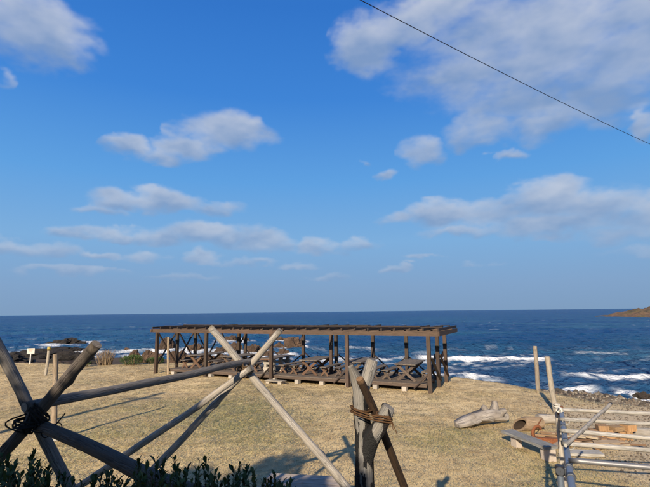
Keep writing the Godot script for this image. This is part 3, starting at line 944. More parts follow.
func add_forked_post() -> void:
	var base := on_ground(0.27, -3.75)
	var t := thing("forked_post", "forked dead tree trunk with peeling black bark standing upright in the middle", "post", at(base))
	var mb := MB.new()
	var L := func(x: float, y: float, z: float): return Vector3(x, y, z) - base
	var o := {"seed": 33.0, "col": lin(0.27, 0.262, 0.252), "cap": lin(0.36, 0.33, 0.29), "bump": 0.2, "seg": 24, "step": 0.025, "mottle": 0.5, "bend": 0.02}
	var stems := [
		[[L.call(0.29, -0.1, -3.78), L.call(0.262, 1.0, -3.77), L.call(0.268, 1.677, -3.76), L.call(0.280, 2.0, -3.77), L.call(0.268, 2.22, -3.79), L.call(0.263, 2.38, -3.80), L.call(0.24, 2.48, -3.79), L.call(0.200, 2.57, -3.77)], [0.09, 0.078, 0.074, 0.073, 0.058, 0.048, 0.046, 0.024]],
		[[L.call(0.265, 2.14, -3.80), L.call(0.30, 2.36, -3.83), L.call(0.340, 2.48, -3.84), L.call(0.378, 2.61, -3.84)], [0.042, 0.047, 0.049, 0.047]],
		[[L.call(0.275, 1.72, -3.76), L.call(0.305, 1.9, -3.72), L.call(0.345, 2.04, -3.67), L.call(0.395, 2.13, -3.63), L.call(0.468, 2.29, -3.60)], [0.05, 0.055, 0.055, 0.05, 0.048]]]
	for q in stems: log_into(mb, q[0], q[1], o)
	part(t, "trunk", mb.mesh(), M.wood)
	# black bark still clings to the lower trunk and flakes off towards the top in ragged scraps
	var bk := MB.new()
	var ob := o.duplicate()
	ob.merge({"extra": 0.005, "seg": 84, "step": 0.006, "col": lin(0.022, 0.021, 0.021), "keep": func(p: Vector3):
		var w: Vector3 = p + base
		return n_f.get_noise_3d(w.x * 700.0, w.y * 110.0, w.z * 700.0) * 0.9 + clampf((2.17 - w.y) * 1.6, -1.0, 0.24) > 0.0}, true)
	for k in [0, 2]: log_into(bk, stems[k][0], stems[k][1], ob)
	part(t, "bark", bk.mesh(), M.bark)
	var rope := lin(0.13, 0.072, 0.038)
	lashing(t, L.call(0.275, 2.235, -3.74), Vector3(0.08, 1, 0.05), 0.086, 3, 0.006, M.rope, rope)
	lashing(t, L.call(0.435, 2.21, -3.615), Vector3(0.3, 1, 0.0), 0.062, 2, 0.006, M.rope, rope)
	for k in 3:
		var pts := []
		for i in 8: pts.append(L.call(0.20 + 0.28 * i / 7.0, 2.255 - 0.012 * k - 0.05 * i / 7.0 - 0.012 * sin(i * PI / 7.0), -3.635 + 0.085 * i / 7.0 + 0.008 * k))
		log_part(t, "rope_strand", pts, range(8).map(func(_i): return 0.0055), M.rope, {"seg": 6, "step": 0.02, "bend": 0.006, "col": rope, "mottle": 0.5})
	for k in 3:
		var a: Vector3 = L.call(0.475, 2.19, -3.55)
		log_part(t, "rope_end", [a, a + Vector3(0.025 * k - 0.015, -0.05 - 0.02 * k, 0.02)], [0.005, 0.003], M.rope, {"seg": 5, "step": 0.02, "bend": 0.008, "col": rope})
	var sb := on_ground(1.31, -4.98)
	var s := thing("leaning_pole", "dark brown round pole leaning through the forked post", "pole", at(sb))
	log_part(s, "pole", [Vector3(0.253, 2.478, -3.58) - sb, Vector3(0.660, 1.525, -4.12) - sb, Vector3(1.30, 0.03, -4.966) - sb], [0.030, 0.033, 0.036], M.wood, {"col": lin(0.06, 0.036, 0.022), "cap": lin(0.30, 0.185, 0.105), "bump": 0.03, "knots": 2, "seg": 16})

# ---------------------------------------------------------------- pipe rack on the right
func add_pipe_rack() -> void:
	var base := Vector3(4.0, 0, -5.4)
	var t := thing("pipe_drying_rack", "waist high drying rack of pale poles laid across a blue grey steel pipe", "rack", at(base))
	var steel := lin(0.26, 0.31, 0.39)
	var dirv := Vector3(0.434, 0, -0.901)
	var far := Vector3(3.56, 1.5, -7.22)
	var near := Vector3(1.55, 1.5, -3.04)
	tube_part(t, "rail_pipe", [near - base, far - base], 0.030, M.steel, steel, 14)
	var off := Vector3(0.95, 0, 0.31) * 2.9
	tube_part(t, "rail_pipe", [near + off - base, far + off - base], 0.030, M.steel, steel, 14)
	var starts := [Vector3(3.34, 0, -6.87), Vector3(3.06, 0, -6.31), Vector3(2.78, 0, -5.745), Vector3(2.54, 0, -5.235)]
	var ends := [Vector3(4.5, 0, -6.63), Vector3(4.1, 0, -6.06), Vector3(3.63, 0, -5.39), Vector3(3.31, 0, -4.94)]
	for k in 4:
		var d: Vector3 = (ends[k] - starts[k]).normalized()
		var a: Vector3 = starts[k] + Vector3(0, 1.552, 0)
		log_part(t, "cross_pole", [a - base, a + d * 3.1 - base], [0.024, 0.021], M.wood, {"col": lin(0.47, 0.46, 0.445), "knots": 8, "bump": 0.05, "bend": 0.012, "seg": 12})
	tube_part(t, "cross_pipe", [Vector3(2.33, 1.555, -4.66) - base, Vector3(5.1, 1.555, -3.66) - base], 0.025, M.steel, lin(0.24, 0.24, 0.25), 12)
	tube_part(t, "cross_pipe", [Vector3(1.75, 1.555, -3.46) - base, Vector3(4.6, 1.555, -2.5) - base], 0.025, M.steel, lin(0.24, 0.24, 0.25), 12)
	log_part(t, "brace_pole", [Vector3(4.20, 1.605, -7.02) - base, Vector3(2.46, 1.605, -4.96) - base], [0.022, 0.020], M.wood, {"bend": 0.01, "col": lin(0.50, 0.47, 0.43), "cap": lin(0.7, 0.68, 0.64), "knots": 5, "seg": 12})
	# posts
	log_part(t, "post", [on_ground(3.46, -7.13, -0.05) - base, Vector3(3.45, 1.62, -7.12) - base], [0.036, 0.032], M.wood, {"col": lin(0.52, 0.48, 0.43), "knots": 5})
	tube_part(t, "post", [on_ground(2.20, -4.58, -0.03) - base, Vector3(2.20, 1.50, -4.58) - base], 0.030, M.steel, steel * 0.8, 14)
	for q in [far + off, near + off, near]: tube_part(t, "post", [on_ground(q.x, q.z, -0.03) - base, Vector3(q.x, 1.47, q.z) - base], 0.03, M.steel, steel * 0.8, 14)
	# couplers and ties
	for q in [Vector3(2.20, 1.49, -4.58), Vector3(2.27, 1.47, -4.60), Vector3(2.31, 1.5, -4.62), Vector3(2.19, 1.5, -4.36), Vector3(3.03, 1.5, -6.12), Vector3(2.72, 1.5, -5.47)]:
		var e: float = 0.04
		tube_part(t, "coupler", [q - dirv * e - base, q + dirv * e - base], 0.040, M.steel, lin(0.10, 0.11, 0.13), 12)
	tube_part(t, "post_cap", [Vector3(2.20, 1.45, -4.58) - base, Vector3(2.20, 1.535, -4.58) - base], 0.041, M.steel, lin(0.06, 0.06, 0.07), 14)
	for q in [far, Vector3(3.43, 1.5, -7.0)]: tube_part(t, "rusty_clamp", [q - dirv * 0.035 - base, q + dirv * 0.035 - base], 0.045, M.rust, lin(0.19, 0.085, 0.045), 12)
	lashing(t, Vector3(3.45, 1.56, -7.12) - base, Vector3.UP, 0.042, 3, 0.009, M.rope, lin(0.72, 0.69, 0.63))
	lashing(t, Vector3(3.37, 1.55, -6.88) - base, Vector3(1, 0, 0.2), 0.035, 3, 0.010, M.rope, lin(0.72, 0.69, 0.63))
	for k in range(1, 4): lashing(t, Vector3(starts[k].x + 0.09, 1.535, starts[k].z + 0.03) - base, dirv, 0.042, 2, 0.006, M.rope, lin(0.4, 0.39, 0.37))

# ---------------------------------------------------------------- right foreground: bench, logs, timber
func add_right_things() -> void:
	# bench: one grey plank on two concrete blocks
	var a := Vector3(4.09, 0.27, -10.87)
	var b := Vector3(4.46, 0.27, -9.55)
	var bb := on_ground(4.28, -10.2)
	var t := thing("plank_bench", "grey plank bench on two concrete blocks left of the pipe rack", "bench", at(bb))
	bar(t, "plank", a - bb, b - bb, 0.30, 0.055, Vector3(1, 0, 0.25), M.wood, lin(0.27, 0.275, 0.285))
	for q in [[a.lerp(b, 0.22), 0.14], [a.lerp(b, 0.92), 0.2]]:
		var p: Vector3 = q[0]
		var mb := MB.new()
		var gy := ground_y(p.x, p.z) - 0.02
		mb.box(Transform3D(Basis(Vector3.UP, 0.2), Vector3(p.x, (gy + 0.241) * 0.5, p.z) - bb), Vector3(q[1], 0.241 - gy, 0.2), lin(0.50, 0.43, 0.37))
		part(t, "block", mb.mesh(), M.concrete)

	# driftwood trunk
	var dw := lin(0.33, 0.305, 0.29)
	var o := {"seed": 61.0, "col": dw, "bump": 0.4, "seg": 20, "step": 0.04, "mottle": 0.45, "bend": 0.03, "knots": 8, "cap": lin(0.33, 0.3, 0.28)}
	var db := on_ground(4.0, -12.5)
	t = thing("driftwood_trunk", "bleached grey driftwood trunk with broken stubs lying on the lawn", "driftwood", at(db))
	var mb2 := MB.new()
	log_into(mb2, [Vector3(-0.72, 0.06, 0.28), Vector3(-0.45, 0.12, 0.22), Vector3(-0.1, 0.20, 0.1), Vector3(0.25, 0.25, 0.0), Vector3(0.55, 0.20, -0.1), Vector3(0.78, 0.13, -0.14)], [0.07, 0.12, 0.15, 0.17, 0.15, 0.09], o)
	log_into(mb2, [Vector3(-0.68, 0.05, 0.36), Vector3(-0.4, 0.1, 0.32), Vector3(-0.05, 0.16, 0.16)], [0.05, 0.075, 0.1], o)
	log_into(mb2, [Vector3(0.38, 0.25, -0.02), Vector3(0.44, 0.42, -0.03), Vector3(0.45, 0.58, -0.05)], [0.10, 0.075, 0.05], o)
	log_into(mb2, [Vector3(0.18, 0.28, 0.0), Vector3(0.15, 0.42, -0.02), Vector3(0.17, 0.47, -0.02)], [0.09, 0.06, 0.04], o)
	log_into(mb2, [Vector3(0.5, 0.22, 0.0), Vector3(0.62, 0.32, 0.02), Vector3(0.7, 0.34, 0.02)], [0.09, 0.06, 0.04], o)
	part(t, "trunk", mb2.mesh(), M.wood)

	# hollow log, open end towards the left
	var hb := on_ground(5.1, -11.95)
	t = thing("hollow_log", "short hollow log with dark opening beside the driftwood trunk", "log", at(hb, -0.12))
	var mb3 := MB.new()
	var ax := Vector3(1, 0.0, -0.42).normalized()
	var n1 := Vector3.UP
	var n2 := ax.cross(n1).normalized()
	var seg := 24
	var prof := [[-0.02, 0.165, 1], [0.2, 0.175, 1], [0.42, 0.16, 1], [0.62, 0.13, 1], [0.64, 0.0, 2], [-0.02, 0.165, 3], [-0.03, 0.112, 3], [-0.03, 0.112, 4], [0.2, 0.095, 4], [0.45, 0.07, 4], [0.46, 0.0, 4]]
	for i in prof.size():
		for s in seg + 1:
			var th := TAU * (s % seg) / seg
			var dr := n1 * cos(th) + n2 * sin(th)
			var k := 1.0 + 0.14 * n_a.get_noise_3d(cos(th) * 60.0, sin(th) * 60.0, prof[i][0] * 200.0)
			var slant: float = 0.13 * cos(th - 0.5) if prof[i][0] < 0.1 else 0.0
			var pos: Vector3 = ax * (prof[i][0] - 0.3 + slant) + dr * prof[i][1] * k + Vector3(0, 0.15, 0)
			var nn: Vector3 = dr if prof[i][2] == 1 else (ax if prof[i][2] == 2 else (-ax if prof[i][2] == 3 else -dr))
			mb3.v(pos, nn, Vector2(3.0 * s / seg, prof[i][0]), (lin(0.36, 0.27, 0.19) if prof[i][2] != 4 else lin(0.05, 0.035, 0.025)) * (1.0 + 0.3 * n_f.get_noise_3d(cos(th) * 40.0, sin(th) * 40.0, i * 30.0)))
		if i > 0 and prof[i][2] == prof[i - 1][2] or i == 4:
			for s in seg:
				var q := (i - 1) * (seg + 1) + s
				mb3.quad(q, q + 1, q + seg + 2, q + seg + 1)
	part(t, "trunk", mb3.mesh(), M.wood)

	var lb := on_ground(5.88, -12.7)
	t = thing("short_log", "pale grey short log behind the rusty iron", "log", at(lb, 0.1))
	log_part(t, "trunk", [Vector3(-0.3, 0.12, 0), Vector3(0.3, 0.10, 0.05)], [0.12, 0.11], M.wood, {"col": lin(0.42, 0.39, 0.36), "bump": 0.15, "knots": 3, "seg": 18})
	lb = on_ground(7.6, -11.1)
	t = thing("grey_log", "thick grey log lying beside the cut timber blocks at right", "log", at(lb, -0.55))
	log_part(t, "trunk", [Vector3(-0.75, 0.12, 0), Vector3(1.1, 0.15, 0.0)], [0.13, 0.17], M.wood, {"col": lin(0.34, 0.32, 0.30), "bump": 0.12, "knots": 4, "seg": 20})
	var sb := on_ground(5.3, -9.95)
	t = thing("grey_board", "flat pale grey board lying below the firewood heap", "board", at(sb + Vector3(0, 0.035, 0), -0.2))
	bar(t, "board", Vector3(-0.34, 0, 0), Vector3(0.34, 0.01, 0), 0.3, 0.05, Vector3(0, 0, 1), M.wood, lin(0.45, 0.44, 0.43))

	# rusty iron
	var rb := on_ground(4.75, -10.85)
	t = thing("rusty_iron", "bent rusty iron fitting at the left of the firewood heap", "scrap iron", at(rb))
	var rust := lin(0.27, 0.10, 0.045)
	log_part(t, "hook", [Vector3(-0.07, 0.02, 0.0), Vector3(-0.09, 0.2, -0.02), Vector3(-0.02, 0.31, -0.05), Vector3(0.08, 0.33, -0.07), Vector3(0.13, 0.26, -0.08)], [0.04, 0.036, 0.034, 0.032, 0.025], M.rust, {"col": rust, "seg": 10, "step": 0.03, "bump": 0.2, "mottle": 0.5})
	bar(t, "beam", Vector3(-0.1, 0.075, 0.05), Vector3(0.75, 0.06, 0.2), 0.12, 0.13, Vector3(0, 1, 0), M.rust, rust)
	log_part(t, "rod", [Vector3(-0.05, 0.2, -0.05), Vector3(0.22, 0.45, -0.2)], [0.015, 0.012], M.rust, {"col": rust * 0.7, "seg": 8})

	# firewood
	var tones := [lin(0.40, 0.31, 0.23), lin(0.30, 0.19, 0.115), lin(0.48, 0.40, 0.30), lin(0.20, 0.13, 0.09), lin(0.36, 0.24, 0.15)]
	for k in 30:
		var u := rng.randf()
		var x := lerpf(4.85, 6.45, u)
		var z := -10.95 + rng.randf_range(-0.42, 0.35) + 0.25 * u
		var lay := int(rng.randf() * 3.2 * (1.0 - absf(u - 0.3)))
		var h := 0.02 + 0.055 * lay
		var tk := rng.randi() % 5
		var f := thing("firewood_board", ["tan", "red brown", "pale yellow", "dark brown", "orange brown"][tk] + " split board in the firewood heap behind the pipe rack", "firewood", at(on_ground(x, z, h + 0.025), rng.randf_range(-0.9, 0.7)), "boards in the firewood heap")
		var l := rng.randf_range(0.22, 0.5)
		bar(f, "board", Vector3(-l, rng.randf_range(-0.02, 0.03), 0), Vector3(l, rng.randf_range(-0.02, 0.05), 0), rng.randf_range(0.06, 0.14), rng.randf_range(0.022, 0.05), Vector3(0, rng.randf_range(-0.4, 0.4), 1), M.wood, tone(tones[tk], 0.15))
	# sawn blocks
	var spots := [[6.28, 0, 0.22, 0.2], [6.52, 0, 0.27, 0.22], [6.80, 0, 0.16, 0.19], [6.96, 0, 0.14, 0.2], [6.42, 1, 0.22, 0.12], [6.72, 1, 0.26, 0.1], [7.02, 1, 0.24, 0.14], [6.1, 0, 0.14, 0.12], [6.4, 0, 0.2, 0.16]]
	for k in spots.size():
		var q: Array = spots[k]
		var z: float = -11.15 - (0.3 if k > 6 else 0.0) + rng.randf_range(-0.03, 0.03)
		var y: float = 0.0 if q[1] == 0 else 0.205
		var f := thing("timber_block", "short sawn orange timber block stacked left of the thick grey log", "timber block", at(on_ground(q[0], z, y - 0.01), rng.randf_range(-0.35, 0.35)), "sawn timber blocks")
		var mb := MB.new()
		mb.box(Transform3D(Basis(), Vector3(0, q[3] * 0.5, 0)), Vector3(q[2], q[3], 0.24), tone(lin(0.44, 0.28, 0.155), 0.25), Vector2(rng.randf(), rng.randf()))
		part(f, "block", mb.mesh(), M.wood)

	# grey plank table at the bottom of the picture
	var pb := on_ground(-0.42, -7.15)
	t = thing("plank_table", "low weathered grey plank table in the shade below the leaning logs", "table", at(pb, -0.16))
	for k in 6:
		var z := 0.5 - 0.19 * k
		bar(t, "plank", Vector3(-0.60 + rng.randf_range(-0.03, 0.03), 0.43 + rng.randf_range(-0.004, 0.004), z), Vector3(0.60 + rng.randf_range(-0.03, 0.03), 0.43, z), 0.182, 0.04, Vector3(0, 0, 1), M.wood, tone(lin(0.52, 0.44, 0.38), 0.12))
	for sx in [-0.45, 0.45]:
		bar(t, "crossbar", Vector3(sx, 0.375, 0.55), Vector3(sx, 0.375, -0.5), 0.06, 0.07, Vector3(0, 1, 0), M.wood, lin(0.26, 0.23, 0.2))
		for z in [0.42, -0.38]:
			bar(t, "leg", Vector3(sx, -0.04, z), Vector3(sx, 0.345, z), 0.08, 0.08, Vector3(1, 0, 0), M.wood, lin(0.26, 0.23, 0.2))

# ---------------------------------------------------------------- single posts, sign, cable
func add_posts() -> void:
	var spots := [
		[-6.56, -11.5, -6.69, 2.02, 0.062, lin(0.36, 0.29, 0.22), "weathered brown log post standing behind the near log trestle"],
		[-13.93, -23.25, -13.85, 1.36, 0.07, lin(0.46, 0.42, 0.36), "grey post with a yellow cap near the small white sign"],
		[-7.87, -23.3, -7.92, 1.83, 0.06, lin(0.42, 0.34, 0.25), "slim log post in front of the pergola's left end"],
		[7.84, -17.53, 7.88, 1.62, 0.075, lin(0.33, 0.29, 0.25), "straight grey post at the lawn crest, farther of the two near the sea"],
		[6.78, -14.05, 6.63, 1.62, 0.075, lin(0.46, 0.42, 0.37), "leaning pale post behind the pipe rack, nearer of the two"]]
	for q in spots:
		var b := on_ground(q[0], q[1])
		var t := thing("log_post", q[6], "post", at(b), "posts on the lawn")
		log_part(t, "pole", [Vector3(0, -0.1, 0), Vector3(q[2] - q[0], q[3], 0)], [q[4] * 1.05, q[4] * 0.92], M.wood, {"col": q[5], "knots": 6, "bump": 0.1, "seg": 14, "cap": q[5] * 1.2})
		if q[4] == 0.062:
			var mb := MB.new()
			mb.box(Transform3D(Basis(Vector3.UP, 0.4), Vector3(-0.05, 0.06, 0.02)), Vector3(0.34, 0.16, 0.26), lin(0.5, 0.48, 0.44))
			part(t, "footing", mb.mesh(), M.concrete)
		if q[4] == 0.07:
			tube_part(t, "cap", [Vector3(0.075, 1.2, 0), Vector3(0.08, 1.40, 0)], 0.09, M.paint, lin(0.45, 0.34, 0.09), 14)
	var sb := on_ground(-18.15, -28.6)
	var s := thing("notice_sign", "small white notice board on a thin white post by the shore rocks", "sign", at(sb, 0.45))
	bar(s, "post", Vector3(0, -0.1, 0), Vector3(0, 0.95, 0), 0.055, 0.055, Vector3(1, 0, 0), M.paint, lin(0.78, 0.77, 0.75))
	var board := bar(s, "board", Vector3(0, 0.62, 0.045), Vector3(0, 0.95, 0.045), 0.40, 0.025, Vector3(1, 0, 0), M.paint, lin(0.78, 0.74, 0.68))
	for k in 3:
		bar(board, "mark", Vector3(-0.13 + 0.02 * k, 0.885 - 0.07 * k, 0.0605), Vector3(0.12 - 0.03 * k, 0.885 - 0.07 * k, 0.0605), 0.026, 0.004, Vector3(0, 1, 0), M.paint, [lin(0.75, 0.42, 0.18), lin(0.6, 0.36, 0.28), lin(0.62, 0.4, 0.3)][k])

func add_cable() -> void:
	var ends := [Vector3(-13.6, 0, 1.75), Vector3(21.4, 0, -23.7)]
	var tops := []
	for k in 2:
		var b := on_ground(ends[k].x, ends[k].z)
		var t := thing("utility_pole", ["concrete utility pole left behind the viewer", "concrete utility pole beyond the right edge of the view"][k], "utility pole", at(b), "poles carrying the cable")
		log_part(t, "shaft", [Vector3(0, -0.3, 0), Vector3(0, 10.4 - b.y, 0)], [0.17, 0.11], M.concrete, {"col": lin(0.42, 0.41, 0.39), "bump": 0.0, "bend": 0.0, "seg": 16, "step": 0.5})
		bar(t, "crossarm", Vector3(-0.7, 9.9 - b.y, 0.16), Vector3(0.7, 9.9 - b.y, 0.16), 0.08, 0.08, Vector3(0, 1, 0), M.steel, lin(0.35, 0.35, 0.36))
		tops.append(Vector3(ends[k].x, 9.96, ends[k].z + 0.16))
	var c := thing("overhead_cable", "thin black cable crossing the sky at upper right", "cable", at(tops[0]))
	var pts := []
	for i in 25:
		var f := i / 24.0
		pts.append((tops[0] as Vector3).lerp(tops[1], f) - tops[0] - Vector3(0, 4.0 * f * (1.0 - f) * 0.62, 0))
	log_part(c, "wire", pts, range(25).map(func(_i): return 0.009), M.steel, {"seg": 8, "step": 0.8, "bump": 0.0, "bend": 0.0, "col": lin(0.03, 0.03, 0.035), "mottle": 0.0})

# ---------------------------------------------------------------- pergola, deck, picnic tables
const PERGOLA_AT := Vector3(-8.61, 0, -23.65)
const PERGOLA_TURN := -0.46427
const LONG := 13.915
const DEEP := 2.79

func pg() -> Transform3D:
	return Transform3D(Basis(Vector3.UP, PERGOLA_TURN), PERGOLA_AT)

func pg_ground(p: Vector3) -> float:
	var w := pg() * p
	return ground_y(w.x, w.z)

func add_pergola() -> void:
	var t := thing("timber_pergola", "long brown timber pergola with an open slatted roof on the lawn edge", "pergola", pg())
	var br := lin(0.085, 0.059, 0.046)
	var dk := lin(0.048, 0.036, 0.031)
	var S: Material = M.stained
	var X := Vector3(1, 0, 0)
	var Y := Vector3(0, 1, 0)
	var Z := Vector3(0, 0, 1)
	var posts := []
	for x in [0.0, 3.22, 6.92, 10.58, LONG]: posts.append(Vector3(x, 0, 0))
	for x in [0.0, 3.45, 6.97, 8.76, 10.64, 12.22, LONG]: posts.append(Vector3(x, 0, -DEEP))
	for q in [Vector3(0, 0, -1.4), Vector3(LONG, 0, -1.4), Vector3(9.1, 0, -1.55), Vector3(3.25, 0, -2.5)]: posts.append(q)
	for p in posts:
		var gy := pg_ground(p) - 0.12
		bar(t, "post", p + Y * gy, p + Y * 2.048, 0.135, 0.135, X, S, tone(br, 0.28))
		if p.z < -0.5: bar(t, "bracket", p + Vector3(0, 1.5, 0), p + Vector3(0, 1.62, 0), 0.147, 0.147, X, S, lin(0.03, 0.028, 0.027))
	# beams along the length
	for z in [0.0, -1.4, -DEEP]:
		var x := -0.3
		while x < LONG + 0.3:
			var e := minf(x + 3.66, LONG + 0.38)
			bar(t, "beam", Vector3(x, 2.135, z), Vector3(e - 0.006, 2.135, z), 0.175, 0.10, Y, S, tone(br * 1.25, 0.2))
			x = e
	# end beams
	for x in [-0.34, LONG + 0.42]: bar(t, "end_beam", Vector3(x, 2.137, 0.12), Vector3(x, 2.137, -DEEP - 0.55), 0.16, 0.07, Y, S, tone(br * 1.2, 0.08))
	# rafters across the beams, uneven and open to the sky
	var rx := -0.25
	while rx < LONG + 0.4:
		bar(t, "rafter", Vector3(rx + rng.randf_range(-0.05, 0.05), 2.272 + rng.randf_range(0.0, 0.02), 0.04 + rng.randf_range(-0.06, 0.1)), Vector3(rx + rng.randf_range(-0.05, 0.05), 2.272 + rng.randf_range(0.0, 0.06), -DEEP - rng.randf_range(0.25, 0.5)), 0.095, 0.06, Y, S, tone(dk, 0.25))
		rx += 0.56
	for z in [-0.75, -2.15]:
		var x := -0.3
		while x < LONG + 0.2:
			var e := minf(x + 2.75, LONG + 0.4)
			bar(t, "batten", Vector3(x, 2.345 + rng.randf_range(0.0, 0.02), z), Vector3(e - 0.02, 2.345 + rng.randf_range(0.0, 0.03), z + rng.randf_range(-0.04, 0.04)), 0.06, 0.03, Z, S, tone(dk, 0.25))
			x = e
	# braces at the left end: crossed from top to bottom
	var bx := func(called: String, a: Vector3, b: Vector3):
		bar(t, called, a, b, 0.085, 0.04, X if absf(a.x - b.x) < 0.1 else Z, S, tone(dk * 1.15, 0.15))
	for z in [[0.0, -1.4], [-1.4, -DEEP]]:
		for x in [0.0, LONG]:
			var hi := 2.0 if x == 0.0 else 1.25
			var lo := 0.25
			bx.call("brace", Vector3(x + 0.09, hi, z[0]), Vector3(x + 0.09, lo, z[1]))
			bx.call("brace", Vector3(x - 0.09, lo, z[0]), Vector3(x - 0.09, hi, z[1]))
	# along the back: low braces spreading from each post
	var backs := [0.0, 1.72, 3.45, 5.2, 6.97, 8.76, 10.64, 12.22, LONG]
	for i in backs.size() - 1:
		var m: float = (backs[i] + backs[i + 1]) * 0.5
		if i < 2:
			bx.call("brace", Vector3(backs[i], 2.0, -DEEP - 0.09), Vector3(m, 0.7, -DEEP - 0.09))
			bx.call("brace", Vector3(backs[i + 1], 2.0, -DEEP - 0.09), Vector3(m, 0.7, -DEEP - 0.13))
		else:
			bx.call("brace", Vector3(backs[i], 1.02, -DEEP - 0.09), Vector3(m, 0.35, -DEEP - 0.09))
			bx.call("brace", Vector3(backs[i + 1], 1.02, -DEEP - 0.09), Vector3(m, 0.35, -DEEP - 0.13))
	# short struts at the foot of the front posts
	for x in [3.22, 6.92, 10.58, LONG]: bx.call("strut", Vector3(x - 0.08, 0.62, -0.02), Vector3(x - 0.62, 0.12, -0.02))

func add_deck() -> void:
	var t := thing("timber_deck", "low grey timber deck under the pergola on pale concrete footings", "deck", pg())
	var g := lin(0.155, 0.128, 0.11)
	var x0 := 0.75
	var x1 := LONG - 0.16
	var Y := Vector3(0, 1, 0)
	for k in 17:
		var z := -0.17 - 0.151 * k
		var x := x0
		var first := true
		while x < x1 - 0.1:
			var l := 2.6 if not first else 1.3 + 1.3 * (k % 2)
			first = false
			var e := minf(x + l, x1)
			bar(t, "board", Vector3(x, 0.262, z), Vector3(e - 0.008, 0.262 + rng.randf_range(-0.003, 0.003), z), 0.142, 0.03, Vector3(0, 0, 1), M.wood, tone(g, 0.22))
			x = e
	for z in [-0.14, -1.35, -2.58]:
		bar(t, "joist", Vector3(x0, 0.195, z), Vector3(x1, 0.195, z), 0.10, 0.06, Y, M.stained, lin(0.12, 0.09, 0.072))
	for z in [-0.15, -1.35, -2.55]:
		var x := x0 + 0.35
		while x < x1:
			var gy := pg_ground(Vector3(x, 0, z)) - 0.05
			var mb := MB.new()
			mb.box(Transform3D(Basis(Y, rng.randf_range(-0.1, 0.1)), Vector3(x, (gy + 0.142) * 0.5, z + 0.02)), Vector3(0.18, 0.142 - gy, 0.2), tone(lin(0.42, 0.385, 0.34), 0.12))
			part(t, "footing", mb.mesh(), M.concrete)
			x += 1.18
	# step in front of the deck
	var sp := pg() * Vector3(7.35, 0, 0.34)
	var s := thing("low_step", "low grey timber step in front of the deck", "step", at(on_ground(sp.x, sp.z), PERGOLA_TURN))
	for k in 2: bar(s, "plank", Vector3(-0.42, 0.13, -0.09 + 0.19 * k), Vector3(0.45, 0.13, -0.09 + 0.19 * k), 0.18, 0.035, Vector3(0, 0, 1), M.wood, tone(lin(0.33, 0.30, 0.26), 0.1))
	for k in 2:
		var mb := MB.new()
		mb.box(at(Vector3(-0.3 + 0.6 * k, 0.045, 0)), Vector3(0.16, 0.13, 0.3), lin(0.42, 0.37, 0.31))
		part(s, "foot", mb.mesh(), M.concrete)

